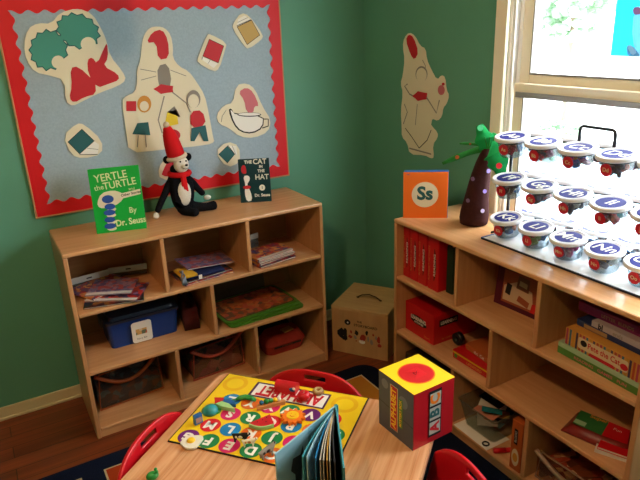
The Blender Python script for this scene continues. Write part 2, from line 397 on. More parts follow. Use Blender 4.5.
c.shape([(70, 68), (78, 66), (95, 82), (96, 94), (84, 97), (74, 103), (69, 98), (72, 86)], m_redp, 1).shape([(87, 60), (92, 57), (97, 64), (104, 48), (107, 42), (108, 58), (103, 66), (118, 74), (119, 80), (108, 84), (97, 88), (88, 74)], m_redp, 1)
c.blob((58, 62), 6.5, 6.5, M_cream).blob((88, 44), 7.5, 7, M_cream)
c.done('paper_cutout', 'cutout with two spiky teal tufts above red shapes, at the board top left', 'paper cutout', GB)
c = Cut(1, -.0165, q([(98, 55), (120, 30), (150, 25), (180, 32), (203, 60), (212, 110), (210, 150), (235, 185), (275, 205), (308, 250), (338, 300), (352, 360), (372, 470), (378, 488)], 120, 20, 4)+[(207, 145), (160, 150), (129, 153), (126, 130), (121.5, 101)]+q([(25, 303), (60, 290), (70, 240), (66, 205), (82, 160), (88, 90)], 120, 20, 4))
c.shape([(146, 43), (152, 32), (162, 29), (168, 40), (169, 58), (158, 60), (156, 42)], m_redp, 1).shape([(157, 66), (168, 63), (172, 84), (163, 96), (158, 84)], m_gryp, 1)
c.line([(140, 69), (156, 72)], .002, m_gryp).line([(141, 80), (156, 76)], .002, m_gryp).line([(170, 70), (186, 76)], .002, m_gryp).line([(164, 96), (158, 120), (162, 133)], .004, m_gryp).line([(172, 92), (186, 103), (190, 112)], .004, m_gryp)
c.blob((164, 89), 8.5, 4, m_redp, 10, .3).blob((144, 104), 7, 8.5, m_or).blob((144, 106), 4.5, 5, M_cream).blob((131, 106), 5, 5, m_redp, 8, .4)
c.shape([(137, 123), (148, 122), (150, 135), (132, 134)], m_teald).line([(138, 135), (137, 147)], .003, m_gryp).line([(145, 135), (146, 147)], .003, m_gryp)
c.shape([(167, 112), (176, 109), (178, 124), (164, 127)], m_yel).shape([(167, 112), (174, 106), (180, 117), (176, 109)], m_gryp).blob((172, 135), 8, 6, m_redp)
c.blob((193, 99), 7, 9, m_gryp).blob((193, 101), 5.5, 7, M_cream).shape([(190, 111), (202, 110), (206, 125), (190, 128)], m_redp, 1).shape([(191, 128), (205, 125), (208, 141), (203, 141), (199, 132), (194, 141), (190, 141)], m_teald)
c.done('paper_cutout', 'largest cream cutout with yellow book and red patches in the middle of the board', 'paper cutout', GB)
def bookcut(outl, cover, pages, col, lab):
    c = Cut(1, -.0165, outl); c.shape(cover, M_ink).shape([(x*.94+sum(a for a, _ in cover)/len(cover)*.06, y*.94+sum(b for _, b in cover)/len(cover)*.06) for x, y in cover], col)
    c.shape(pages, M_wht); e = pages; c.line([e[0], e[-1]], .002, M_ink); c.line([((e[0][0]+e[1][0])/2, (e[0][1]+e[1][1])/2), ((e[2][0]+e[-1][0])/2, (e[2][1]+e[-1][1])/2)], .0015, m_gryp)
    c.done('paper_cutout', lab, 'paper cutout', GB)
bookcut(q([(345, 122), (358, 122), (415, 152), (408, 180), (388, 245), (368, 256), (310, 222), (312, 205)], 110, 0, 3.556), q([(352, 138), (405, 163), (385, 225), (328, 200)], 110, 0, 3.556), q([(328, 202), (383, 226), (368, 242), (326, 212)], 110, 0, 3.556), m_redp, 'small red book cutout in the upper middle of the board')
bookcut(q([(465, 45), (495, 55), (545, 125), (538, 142), (492, 175), (478, 165), (434, 100), (440, 80)], 110, 0, 3.556), q([(450, 95), (503, 70), (533, 125), (487, 160)], 110, 0, 3.556), q([(450, 92), (455, 68), (478, 55), (500, 70)], 110, 0, 3.556), m_tanp, 'small tan book cutout near the top right corner of the board')
bookcut(q([(8, 68), (45, 35), (65, 38), (112, 80), (112, 118), (60, 130), (30, 120)], 60, 110, 2.667), q([(20, 85), (58, 50), (92, 82), (52, 118)], 60, 110, 2.667), q([(52, 119), (92, 84), (104, 92), (100, 118)], 60, 110, 2.667), m_teald, 'small teal book cutout at the left of the board above the green book')
bookcut(q([(413, 112), (445, 83), (478, 95), (480, 140), (445, 154)], 60, 110, 2.667), q([(422, 118), (446, 95), (466, 118), (446, 142)], 60, 110, 2.667), q([(447, 94), (470, 96), (472, 122), (466, 118)], 60, 110, 2.667), m_teald, 'small teal book cutout at lower right of the board beside the dark green book')
c = Cut(1, -.0165, [(236, 85), (247, 83), (255, 89), (262, 106), (271, 120), (268, 132), (254, 138), (240, 137), (229, 128), (219, 124), (216, 115), (224, 105), (233, 103)])
c.shape([(234, 114), (264, 115), (263, 128), (252, 134), (240, 132), (233, 124), (228, 110), (231, 108)], M_ink, 1).shape([(235.5, 115), (263, 116), (262, 127), (252, 132.5), (241, 131), (234, 123), (230, 110), (231, 110)], M_wht, 1)
c.line([(264, 119), (268, 119), (268, 126), (262, 128)], .004, M_ink).line([(226, 110), (222, 116), (221, 122)], .002, m_gryp).blob((249, 114.5), 12, 2.2, M_ink).blob((249, 114.2), 11, 1.5, M_wht).shape([(238, 92), (246, 87), (253, 92), (259, 106), (254, 106), (253, 113), (246, 112), (244, 100)], m_pink, 1)
c.done('paper_cutout', 'white teapot cutout with a pink shape in its mouth, at the board right', 'paper cutout', GB)
c = Cut(1, -.0165, [(158, 168), (167, 156), (180, 158), (182, 179), (160, 180)]); c.shape([(163, 170), (168, 160), (176, 160), (176, 177), (161, 176)], m_redp, 1)
c.done('paper_cutout', 'cream cutout with a red arch half hidden behind the plush toy', 'paper cutout', GB)
# right wall cutout
c = Cut(0, -.001, q([(112, 80), (135, 55), (162, 72), (185, 118), (210, 130), (215, 180), (235, 225), (262, 275), (282, 250), (300, 262), (305, 318), (318, 345), (305, 385), (290, 400), (285, 440), (265, 462), (240, 450), (236, 470)], 380, 20, 4.571)+q([(205, 0), (232, 30), (232, 50), (212, 78), (217, 130), (205, 134), (180, 120), (120, 118), (110, 70), (88, 48), (88, 5)], 380, 125, 4)+q([(96, 420), (106, 330), (95, 290), (106, 250), (114, 180), (105, 120)], 380, 20, 4.571), t=.001)
c.shape([(406, 40), (409, 34), (414, 37), (419, 52), (415, 60), (411, 55)], m_redp, 1).line([(408, 84), (405, 86), (410, 94), (417, 98)], .005, m_gryp).line([(423, 60), (426, 66), (424, 80)], .003, m_gryp).blob((422, 74), 6, 8, m_gryp).blob((422, 75), 5.3, 7.2, M_cream)
c.blob((421, 96), 6.5, 4, m_redp, 10, .3).line([(427, 97), (437, 113), (440, 100)], .005, m_gryp).line([(405, 104), (408, 112), (404, 124)], .004, m_gryp).line([(418, 104), (416, 125)], .003, m_gryp).blob((442, 90), 3.5, 5, m_pink).blob((444, 84), 1.5, 1.5, m_redp)
c.line([(406, 128), (412, 136), (420, 148)], .003, M_ink).line([(432, 130), (428, 140), (420, 148)], .003, M_ink).line([(410, 148), (432, 154)], .005, m_gryp)
c.done('paper_cutout', 'tall narrow cream cutout alone on the green wall beside the window', 'paper cutout')

# ------------------------------------------------------------------ upright books on the left shelf
def hardback(name, label, M, w, h, t, cm, art, slant=0):
    """local: x right, y up, z toward viewer; front cover at z=0, body behind"""
    o = thing(name, label, 'book', M)
    cv = MB(); cv.box((0, 0, -.0025), (w, h, 0), cm, .001); cv.box((0, 0, -t), (w, h, -t+.0025), cm, .001); cv.box((0, 0, -t+.0025), (.003, h, -.0025), cm)
    art(cv); cv.build('cover', o)
    MB().box((.004, .003, -t+.0028), (w-.004, h-.003, -.0028), M_page).build('page_block', o)
    return o
a = at(98, 234, 2, H); b = at(149, 228, 2, H); b = a+(b-a).normalized()*.205
u = (b-a).normalized(); back = Vector((0, 0, 1)).cross(u)  # away from viewer
upv = (Vector((0, 0, 1))+Vector((-u.y, u.x, 0))*.16).normalized()
M_gb = mat('bright_green_cover', '17a63c', .3); M_cr = mat('cream_lettering', 'd8e0a8', .5); M_bl = mat('blue_print', '2450a0', .5)
def art1(m):
    L = dict(bold=.0006, wide=.92)
    m.text('YERTLE', M_cr, T(0, 0, 0, rz=R(5)), .044, .108, .226, **L); m.text('the', M_cr, T(0, 0, 0, rz=R(8)), .03, .062, .186, bold=.0004); m.text('TURTLE', M_cr, T(0, 0, 0, rz=R(5)), .042, .137, .190, **L)
    m.text('and', M_cr, I4, .018, .165, .176)
    m.poly(smooth_poly([(.018, .13), (.04, .17), (.09, .178), (.12, .165), (.135, .15), (.11, .12), (.06, .105), (.025, .108)], 1), M_cream, z=.0008)
    m.poly([(.118, .138), (.2, .15), (.2, .172), (.118, .16)], M_cream, z=.0012)
    m.text('Other Stories', M_ink, T(0, 0, 0, rz=R(7)), .015, .178, .135, z=.0018, bold=.0003)
    for k, (x, y, rx, ry) in enumerate(((.064, .142, .024, .017), (.068, .11, .022, .013), (.063, .085, .024, .012), (.060, .055, .022, .012), (.058, .028, .024, .012))):
        m.disc((x+.006, y-.012), rx*.8, M_cream, ry=ry*.7, z=.0014+.0002*k); m.disc((x, y), rx, M_bl, ry=ry, z=.0024+.0002*k)
    m.text('By', M_cr, I4, .034, .158, .085, **L); m.text('Dr. Seuss', M_cr, T(rz=R(3)), .038, .146, .030, bold=.001, wide=.86)
hardback('green_picture_book', 'bright green hardback lettered Yertle the Turtle, upright at the shelf left', frame(a, u, upv) @ T(-.004, 0, 0) @ Matrix.Diagonal((1.04, 1.045, 1, 1)), .205, .272, .034, M_gb, art1)
a = at(241, 203, 2, H); b = at(275, 201, 2, H); b = a+(b-a).normalized()*.155
u = (b-a).normalized(); upv = (Vector((0, 0, 1))+Vector((-u.y, u.x, 0))*.12).normalized()
M_dg = mat('dark_green_cover', '0c3438', .35); M_wl = mat('white_lettering', 'e6dfcc', .5)
def art2(m):
    L = dict(bold=.0008, wide=.95)
    m.text('THE', M_wl, I4, .022, .05, .203, **L); m.text('CAT', M_wl, I4, .036, .108, .203, **L); m.text('IN', M_wl, I4, .018, .112, .178, **L); m.text('THE', M_wl, I4, .02, .112, .156, **L); m.text('HAT', M_wl, I4, .036, .114, .125, **L)
    m.disc((.112, .072), .015, M_wl, z=.0008); m.text('1', M_dg, I4, .02, .112, .072, z=.0014, bold=.0006)
    m.text('Dr. Seuss', M_wl, I4, .021, .11, .034, **L)
    m.poly(smooth_poly([(.012, .165), (.018, .188), (.035, .19), (.04, .16), (.036, .145), (.018, .148)], 1), m_redp, z=.0008)
    m.poly(smooth_poly([(.02, .135), (.048, .138), (.056, .118), (.035, .09), (.052, .06), (.06, .01), (.03, .005), (.022, .05), (.03, .09)], 1), M_wht, z=.0009)
    m.disc((.036, .078), .02, m_redp, z=.0013, ry=.009)
hardback('dark_green_book', 'dark green hardback lettered The Cat in the Hat, at the shelf right end', frame(a, u, upv), .155, .218, .022, M_dg, art2)

# ------------------------------------------------------------------ plush bear
def skin(name, verts, edges, radii, m, parent, M=None, sub=2, root=0, bump=None):
    me = bpy.data.meshes.new(name); me.from_pydata(verts, edges, []); o = bpy.data.objects.new(name, me); COL.objects.link(o)
    me.materials.append(m); simple_mod(o, 'SKIN', use_smooth_shade=True); simple_mod(o, 'SUBSURF', levels=sub, render_levels=sub)
    for v, r in zip(me.skin_vertices[0].data, radii): v.radius = (r, r) if not hasattr(r, '__len__') else r
    me.skin_vertices[0].data[root].use_root = True
    o.parent = parent
    return o
PB = Vector((-1.165, -.15, H))
toy = thing('plush_bear', 'black and white plush toy with red scarf and tall red cap, sitting on the shelf', 'plush toy', T(PB.x, PB.y, PB.z))
M_plb = mat('black_plush', '121216', .95, .1, noise=.4, nscale=200); M_plw = mat('white_plush', 'd8cfc0', .95, .1, noise=.06, nscale=150); M_plr = mat('red_felt', 'c81c20', .9, .1)
vs = [(0, 0, .045), (0, .0, .10), (0, 0, .16), (0, 0, .205), (-.004, 0, .245),
      (.035, -.03, .03), (.10, -.045, .022), (.155, -.05, .026),
      (-.02, -.04, .03), (.01, -.085, .022), (.035, -.12, .026),
      (.04, 0, .165), (.075, -.012, .115), (.105, -.018, .075),
      (-.045, 0, .165), (-.085, -.012, .11), (-.115, -.01, .06), (-.135, -.02, .03)]
es = [(0, 1), (1, 2), (2, 3), (3, 4), (0, 5), (5, 6), (6, 7), (0, 8), (8, 9), (9, 10), (2, 11), (11, 12), (12, 13), (2, 14), (14, 15), (15, 16), (16, 17)]
rd = [.052, .060, .048, .036, .050, .03, .02, .026, .03, .02, .026, .024, .017, .016, .024, .017, .016, .014]
skin('body', vs, es, rd, M_plb, toy)
MB().ball((0, -.042, .105), (.036, .022, .062), M_plw).build('belly_patch', toy)
fc = MB(); fc.ball((.004, -.034, .244), (.036, .028, .04), M_plw); fc.ball((.012, -.062, .238), (.017, .013, .013), M_plw)
fc.build('face_patch', toy)
ft = MB(); ft.ball((.016, -.076, .246), (.007, .005, .005), M_plb); ft.ball((-.006, -.060, .262), .004, M_plb); ft.ball((.022, -.058, .262), .004, M_plb)
ft.tube([(0, -.068, .232), (.012, -.073, .227), (.024, -.068, .231)], .0015, M_plb)
ft.build('eyes_and_nose', toy)
for sx in (-1, 1): MB().ball((sx*.050, 0, .268), (.019, .011, .019), M_plb).build('ear', toy)
MB().ball((.118, -.022, .062), (.018, .014, .012), M_plw).build('hand', toy); MB().ball((-.142, -.024, .018), (.015, .013, .016), M_plw).build('hand', toy)
sfm = MB(); sfm.tube([(.046*math.cos(t*math.pi/8), .044*math.sin(t*math.pi/8)-.004, .197) for t in range(16)], .013, M_plr, closed=True)
sfm.box((.004, -.062, .115), (.026, -.054, .195), M_plr, .004, T(0, 0, 0, ry=R(-4))); sfm.box((-.012, -.058, .135), (.008, -.051, .195), M_plr, .004)
sfm.build('scarf', toy)
ht = MB(); Mh = T(-.004, -.004, .270, rx=R(4), ry=R(-12))
M_plc = mat('cream_felt', 'cdb8a0', .9, .1)
ht.tube([Mh @ Vector((.042*math.cos(t*math.pi/8), .042*math.sin(t*math.pi/8), .008)) for t in range(16)], .0105, M_plc, closed=True)
ht.lathe([(.041, .004), (.041, .04), (.037, .08), (.030, .12), (.019, .150), (.005, .162)], M_plr, Mh)
ht.ball((0, 0, .164), .015, M_plc, Mh)
ht.build('cap', toy)

# ------------------------------------------------------------------ paper goods in the cubbies
SEQ = [0]
def booklet(M, w, h, t, cm, label, name='picture_book', cat='book', group=None, strip=None, pages=True):
    """lies flat: x width, y height, z up"""
    SEQ[0] += 1
    o = thing(name, label, cat, M, group)
    cv = MB(); ct = min(.0012, t*.25)
    cv.box((0, 0, t-ct), (w, h, t), cm); cv.box((0, 0, 0), (w, h, ct), cm); cv.box((0, 0, ct), (.0012, h, t-ct), cm)
    if strip: cv.poly([(0, 0), (w, 0), (w, strip[0]), (0, strip[0])], strip[1], z=t+.0005)
    cv.build('cover', o); MB().box((.0014, .002, ct), (w-.003, h-.002, t-ct), M_page).build('page_block', o)
    return o
P1 = printed('print_red_violet', ['7a1c28', '46365c', 'a84028', '38304a', 'c03028', '886a90'], 48)
P2 = printed('print_orange_red', ['b83828', 'c87838', '8a2038', '584068', 'd8a050'], 50)
P3 = printed('print_grey_violet', ['746c88', '9a7a88', '5a4a70', 'a84a48'], 55)
P4 = printed('print_dark_mixed', ['401820', '203040', '7a3020', '28402c', '906028'], 30)
Mst = mat('white_strip', 'cfc8be', .5)
G1 = 'picture books in the top left cubby'
z = Z1+.0015
booklet(T(-1.715, -.375, z, rz=R(-14)), .25, .2, .006, P4, 'dark picture book at the bottom of the top left cubby pile', group=G1); z += .0066
booklet(T(-1.70, -.315, z, rz=R(-32)), .23, .19, .006, P1, 'red and violet picture book in the top left cubby, second from bottom', group=G1, strip=(.025, Mst)); z += .0066
booklet(T(-1.665, -.335, z, rz=R(28)), .24, .19, .006, P2, 'orange red picture book turned slantwise in the top left cubby', group=G1); z += .0066
booklet(T(-1.69, -.285, z, rz=R(-26)), .2, .17, .005, P3, 'violet-grey picture book with white strip, uppermost in the top left cubby', group=G1, strip=(.028, Mst)); z += .006
# clear hanging bags with white tops (behind the piles)
M_film = glass('clear_film', 'b8b0a8', cloud=.25)
def hang_bag(M, w, label, h=.05):
    o = thing('hanging_storage_bag', label, 'bag', M)
    s_ = MB(); s_.box((0, -.003, h-.03), (w, .003, h), Mst, .002); s_.box((w*.45, -.004, h-.019), (w*.58, -.0031, h-.013), mat('slot_shadow', '3a2c28', .8)); s_.build('hanger_strip', o)
    MB().box((.004, -.002, 0), (w-.004, .002, h-.03), M_film).build('bag_film', o); return o
hang_bag(T(-1.735, -.115, Z1+.001, rz=R(8)), .19, 'white-topped clear bag at the left back of the top left cubby')
hang_bag(T(-1.545, -.075, Z1+.001, rz=R(-14)), .18, 'white-topped clear bag at the right back of the top left cubby')
# cubby 2
G2 = 'soft goods and books in the top middle cubby'
z = Z1+.0015
booklet(T(-1.27, -.395, z, rz=R(6)), .25, .17, .006, P2, 'orange red picture book at the bottom of the top middle cubby', group=G2); z += .0066
booklet(T(-1.265, -.385, z, rz=R(9)), .25, .18, .006, P4, 'dark mixed picture book second in the top middle cubby', group=G2); z += .0066
def cloth_bundle(M, size, m, label, name='folded_cloth'):
    mb = MB(); t = bmesh.new(); bmesh.ops.create_grid(t, x_segments=14, y_segments=8, size=.5)
    rr = random.Random(len(label))
    ph = rr.random()*6
    for v in t.verts:
        x, y = v.co.x, v.co.y; e = max(abs(x), abs(y))*2
        v.co.z = size[2]*(1-.35*e**4)*(.8+.2*math.sin(x*9+ph)*math.cos(y*7))
        v.co.x *= size[0]; v.co.y *= size[1]
    r = bmesh.ops.extrude_face_region(t, geom=t.faces[:]); 
    for v in r['geom']:
        if isinstance(v, bmesh.types.BMVert): v.co.z = 0
    bmesh.ops.recalc_face_normals(t, faces=t.faces[:])
    mb.merge(t, m, I4, True); o = mb.build(name); o.matrix_basis = M; return tag(o, label, 'cloth bag')
cloth_bundle(T(-1.16, -.29, z, rz=R(4)), (.19, .14, .022), mat('navy_cloth', '14204c', .9), 'navy blue folded cloth between the books in the top middle cubby')
cloth_bundle(T(-1.245, -.33, z+.0225, rz=R(2)), (.075, .12, .016), mat('yellow_cloth', 'c89a20', .9), 'yellow folded cloth at the left of the top middle cubby')
cloth_bundle(T(-1.268, -.36, Z1+.001+.014, rz=R(80)), (.1, .02, .05), mat('grey_cloth', '7c8492', .9), 'grey bag edge standing against the divider in the top middle cubby')
tagl = MB().box((-1.2, -.384, z+.001), (-1.184, -.3825, z+.022), M_wht, .0005).build('cloth_tag'); tag(tagl, 'small white tag hanging off the navy cloth in the top middle cubby', 'tag')
booklet(T(-1.235, -.34, z+.04, rz=R(4)) @ Matrix.Rotation(R(5), 4, 'Y'), .24, .17, .006, P3, 'grey violet picture book uppermost in the top middle cubby', group=G2, strip=(.01, P2))
# cubby 3
G3 = 'stacked picture books in the top right cubby'
z = Z1+.0015
for i, (dx, dy, rz_, pm, lab) in enumerate(((0, 0, 9, P1, 'lowest of the stacked picture books in the top right cubby'), (.004, .01, 12, P2, 'second picture book up in the top right cubby stack'), (.0, .012, 8, P1, 'third picture book up in the top right cubby stack'), (.002, .02, 11, P2, 'topmost picture book in the top right cubby stack'))):
    booklet(T(-.895+dx, -.405+dy, z, rz=R(rz_)), .215, .15, .009, pm, lab, group=G3, strip=(.022, Mst) if i > 0 else None); z += .0096
hang_bag(T(-.92, -.13, Z1+.001, rz=R(12)), .16, 'grey-topped clear bag at the back of the top right cubby', .075)
# row 2: blue bin
bn = thing('storage_bin', 'blue plastic bin with dark lid and white label in the middle left cubby', 'storage bin', T(-1.455, -.165, Z2))
M_bb = mat('blue_plastic', '14387c', .35); M_lid = mat('smoky_lid', '2a3040', .3)
o = MB(); prof = .012
def taper_box(mb, w0, d0, w1, d1, h, m, z0=0, r=.02, wall=0, M=I4, floor=.003):
    def ring(w, d, z): return [mb.bm.verts.new(M @ Vector((x, y, z))) for x, y in rrect(-w/2, -d/2, w/2, d/2, r, 4)]
    rs = [ring(w0, d0, z0), ring(w1, d1, z0+h)]
    if wall: rs += [ring(w1-2*wall, d1-2*wall, z0+h), ring(w0-2*wall, d0-2*wall, z0+floor)]
    for a, b in zip(rs, rs[1:]):
        for k in range(len(a)): mb.face([a[k], a[(k+1) % len(a)], b[(k+1) % len(a)], b[k]], m, False)
    mb.face(rs[0][::-1], m); mb.face(rs[-1], m); return mb
taper_box(MB(), .315, .19, .335, .21, .125, M_bb, wall=.003).build('bin_body', bn)
o = MB(); taper_box(o, .345, .22, .35, .225, .012, M_lid, z0=.1255); taper_box(o, .31, .19, .30, .18, .014, M_lid, z0=.138); o.build('bin_lid', bn)
o = MB(); Ml = frame((-.055, -.1055, .006), (1, 0, 0), (0, -.08, 1)); o.poly(rrect(-.008, 0, .086, .11, .014), M_wht, Ml, z=.004, t=.0008)
o.poly([(.01, .042), (.062, .042), (.062, .072), (.01, .072)], printed('label_picture', ['c05a40', 'd8a860', '6a7a60', 'e0c8a0'], 60), Ml, z=.0044); o.text('Story Bin', M_ink, Ml, .013, .036, .02, z=.0044)
o.build('bin_label', bn)
for sx in (-1, 1): MB().box((sx*.176-.006, -.035, .09), (sx*.176+.006, .035, .135), M_lid, .003).build('latch', bn)
cloth_bundle(T(-1.215, -.19, Z2+.001, rz=R(80)), (.2, .075, .16), mat('maroon_cloth', '4a1418', .95), 'dark maroon cloth bag beside the blue bin in the middle left cubby')
# boards
M_gr = mat('lime_green_board', '467c20', .4); M_art = printed('print_orange_scene', ['a8481c', 'c0602c', '8c3c1c', 'b04838', '5c4030', 'b06c3c'], 40)
z = Z2+.0015; G4 = 'green-edged boards in the middle right cubby'
for i, (dx, dy, rz_) in enumerate(((0.012, 0, 1), (.006, .006, 3), (0, .012, 5))):
    mb = MB(); Mb = T(-1.085+dx, -.395+dy, z, rz=R(rz_)); pts = rrect(0, 0, .42, .27, .03, 4)
    mb.poly(pts, M_gr, Mb, z=.009, t=.008); 
    if i == 2: mb.poly(rrect(.012, .012, .408, .258, .025, 4), mat('board_dark_rim', '3c3428', .5), Mb, z=.0093); mb.poly(rrect(.018, .018, .402, .252, .022, 4), M_art, Mb, z=.0096)
    tag(mb.build('lacing_board'), ('lowest green-edged board in the middle right cubby', 'middle green-edged board in the middle right cubby', 'topmost green-edged board with orange picture in the middle right cubby')[i], 'board', G4); z += .0098
hang_bag(T(-1.06, -.055, Z2+.001, rz=R(3)), .34, 'dim clear bag behind the green-edged boards', .14)
# row 3 bags
def zip_bag(M, w, d, h, trim, fill, label, slump=.5):
    o = thing('zip_bag', label, 'bag', M)
    hb = h*slump
    MB().box((0, 0, 0), (w, .002, h*.9), glass('bag_vinyl', 'e8dcd0', cloud=.02)).build('clear_panel', o)
    f = MB(); rr = random.Random(int(w*1000)); 
    t = bmesh.new(); bmesh.ops.create_grid(t, x_segments=12, y_segments=5, size=.5)
    for v in t.verts: v.co = Vector(((v.co.x+.5)*(w-.016)+.008, (v.co.y+.5)*(d-.03)+.008, h*.72*(1-.25*abs(v.co.x*2)**3)+rr.uniform(-.012, .012)))
    r = bmesh.ops.extrude_face_region(t, geom=t.faces[:])
    for v in r['geom']:
        if isinstance(v, bmesh.types.BMVert): v.co.z = .006
    bmesh.ops.recalc_face_normals(t, faces=t.faces[:]); f.merge(t, fill); f.build('bag_contents', o)
    tr = MB(); tr.tube([(0, -.002, .004), (w, -.002, .004), (w-.012, 0, h*.95), (.02, 0, h*.9)], .004, trim, closed=True); tr.build('piping', o)
    s = MB(); n = 14; s.tube([(w*.0+w*1.0*k/n, -.012, h*(.92-.42*math.sin(math.pi*k/n)+.16*k/n)) for k in range(n+1)], .009, trim); s.build('strap', o)
    return o
M_ot = mat('orange_trim', 'a8521c', .6); M_rt = mat('rust_trim', 'b04830', .6)
zip_bag(T(-1.715, -.285, Z3+.004, rz=R(4)), .31, .22, .205, M_ot, printed('fill_blue_dark', ['1c2c34', '2c5464', '6a3c20', '14181c', '3c6c7c'], 34), 'clear zip bag with orange piping in the bottom left cubby')
zip_bag(T(-1.26, -.29, Z3+.004, rz=R(3)), .285, .22, .19, M_rt, printed('fill_pink_dark', ['a05050', '2c2020', 'b06c60', '7c5830', '40503c'], 22), 'clear zip bag with rust piping and pinkish contents in the bottom middle cubby')
# red sack
sk = thing('red_basket_bag', 'slumped red bag with a dark lettered band in the bottom right cubby', 'bag', T(-.73, -.225, Z3))
M_rk = mat('red_cloth', '9c2a1c', .8, noise=.15, nscale=30)
o = MB(); taper_box(o, .22, .12, .25, .15, .06, M_rk, r=.04); taper_box(o, .25, .15, .19, .1, .05, M_rk, z0=.06, r=.04); o.build('bag_body', sk)
o = MB(); Mk = frame((0, -.0715, .045), (1, -.0, 0), (0, -.25, 1)); o.poly([(-.08, 0), (.085, 0), (.085, .014), (-.08, .014)], mat('dark_band', '2c1814', .7), Mk, z=.006); o.text('STORY BAG', M_ot, Mk, .012, 0, .007, z=.0065); o.build('lettered_band', sk)
MB().box((-.01, -.055, .111), (.05, -.01, .118), mat('tan_card', 'c89858', .6), .001, T(rz=R(10))).build('card_tag', sk)
cloth_bundle(T(-.77, -.09, Z3+.001), (.26, .12, .2), mat('black_cloth', '0e0e12', .95), 'black cloth bag behind the red bag in the bottom right cubby')

# ------------------------------------------------------------------ right bookshelf contents (local frame: x along the shelf, y deep, z up)
RS = Matrix.Translation((-.415, -.833, 0)) @ Matrix.Rotation(R(-90), 4, 'Z')
def rs(x, y, z, rz=0): return RS @ T(x, y, z, rz=R(rz))
M_rb = mat('bright_red_box', 'c41018', .35); M_spl = mat('spine_side_lettering', 'd88a48', .5); M_dk = mat('dark_oval', '4a2018', .6)
G5 = 'red boxes standing in the first top cubby under the window'
x = .026
for i in range(4):
    gap = (0, .004, .004, .01)[i]; x += gap; wd = (.045, .055, .055, .068)[i]
    o = thing('red_binder_box', ('narrowest red box, at the left end of the upright red boxes', 'second upright red box from the left end', 'third upright red box from the left end', 'widest red box, at the right of the upright red boxes')[i], 'box', rs(x, .035, Z1), G5)
    mb = MB(); mb.box((0, 0, 0), (wd, .29, .24), M_rb, .002); mb.build('box_body', o)
    lb = MB(); Mf = frame((0, -.0005, 0), (1, 0, 0), (0, 0, 1)); lb.text('ALPHABET ACTIVITY', M_spl, Mf @ T(.009, .12, 0, rz=R(90)), .016, 0, 0, z=.0006, sp=1.1)
    cx_ = wd*.66; n = 14; hh = .075; ww = wd*.2
    lb.poly([(cx_+ww*.5*math.cos(t*math.pi*2/n)+.003*math.cos(t*4*math.pi/n), .12+hh*math.sin(t*math.pi*2/n)) for t in range(n)], M_dk, Mf, z=.0006); lb.text('READING', M_wl, Mf @ T(cx_, .12, 0, rz=R(90)), .016, 0, 0, z=.0012, bold=.0004, wide=1.5)
    lb.build('spine_label', o); x += wd
o = thing('green_binder', 'very dark green binder standing right of the red boxes', 'binder', rs(x+.012, .07, Z1))
mb = MB(); mb.box((0, 0, 0), (.003, .26, .215), mat('black_green_board', '16301c', .5), .001); mb.box((.036, 0, 0), (.039, .26, .215), MATS['black_green_board'], .001); mb.box((.003, 0, 0), (.036, .003, .215), MATS['black_green_board']); mb.build('cover', o)
mb = MB(); mb.box((.006, .006, .004), (.033, .25, .205), M_page); mb.build('page_block', o)
o = MB().box((0, 0, 0), (.02, .24, .17), mat('brown_board', '5c3420', .6), .002).build('thin_brown_box'); o.matrix_basis = rs(x+.056, .09, Z1); tag(o, 'thin brown box against the divider beside the dark green binder', 'box')
# maroon picture book, upright and leaning back, second cubby
a = at(492, 304, 2, Z1); b = at(535, 323, 2, Z1); u = (b-a).normalized(); bk = Vector((0, 0, 1)).cross(u)
M_mar = mat('maroon_cover', '521228', .4)
M_pc2 = mat('print_cream', 'b49c74', .5)
def art3(m):
    m.poly([(.035, .02), (.2, .02), (.2, .155), (.035, .155)], mat('print_rust', '9c4a2c', .5), z=.0007)
    m.poly([(.042, .03), (.19, .03), (.175, .1), (.1, .12), (.042, .09)], mat('print_pale', 'c8a888', .5), z=.0012)
    m.poly([(.05, .06), (.075, .055), (.08, .1), (.055, .105)], M_ink, z=.0016); m.poly([(.1, .095), (.16, .09), (.158, .145), (.105, .15)], mat('print_brown', '6c3c28', .5), z=.0016); m.poly([(.11, .045), (.165, .03), (.17, .055), (.118, .07)], MATS['print_rust'], z=.0018)
    m.poly([(.112, .11), (.15, .105), (.15, .125), (.114, .13)], M_pc2, z=.0018); m.poly([(.178, .02), (.2, .02), (.2, .06), (.182, .055)], M_rb, z=.002); m.text('BOOK OF STORIES', M_spl, I4, .014, .12, .17, z=.0008)
hardback('maroon_book', 'maroon picture book propped upright in the second top cubby under the window', frame(a+Vector((0.02, .012, 0)), u, (bk*.12+Vector((0, 0, 1)))), .215, .185, .03, M_mar, art3)
# third top cubby: stacked games
def carton(M, s, m, name, label, deco=None, group=None, cat='game box'):
    o = thing(name, label, cat, M, group); mb = MB(); mb.box((0, 0, 0), (s[0], s[1], s[2]*.3), m, .0015); mb.build('box_base', o)
    l = MB(); l.box((-.0012, -.0012, s[2]*.22), (s[0]+.0012, s[1]+.0012, s[2]), m, .002)
    if deco: deco(l, frame((0, -.0015, 0), (1, 0, 0), (0, 0, 1)))
    l.build('box_lid', o); return o
M_g2 = mat('leaf_green_box', '4c7c30', .4); M_pg = mat('pale_green_lid', '9cb890', .4)
def dgreen(m, F):
    m.poly([(0, .0), (.33, 0), (.33, .026), (0, .026)], M_g2, F, z=.0006)
    m.text('READING   GAMES   FUN', m_pink, F, .014, .17, .013, z=.0012, bold=.0003, wide=1.3)
carton(rs(.875, .055, Z1, -3), (.32, .23, .042), M_pg, 'green_game_box', 'pale green flat box at the bottom of the stack in the third top cubby', dgreen)
M_pc = mat('cream_box', 'd4c094', .45)
STR = [mat('stripe_%s' % c_, c_, .5) for c_ in ('a83a50', '3a6a78', 'c08a30', '4a3a50', 'b04a2c')]
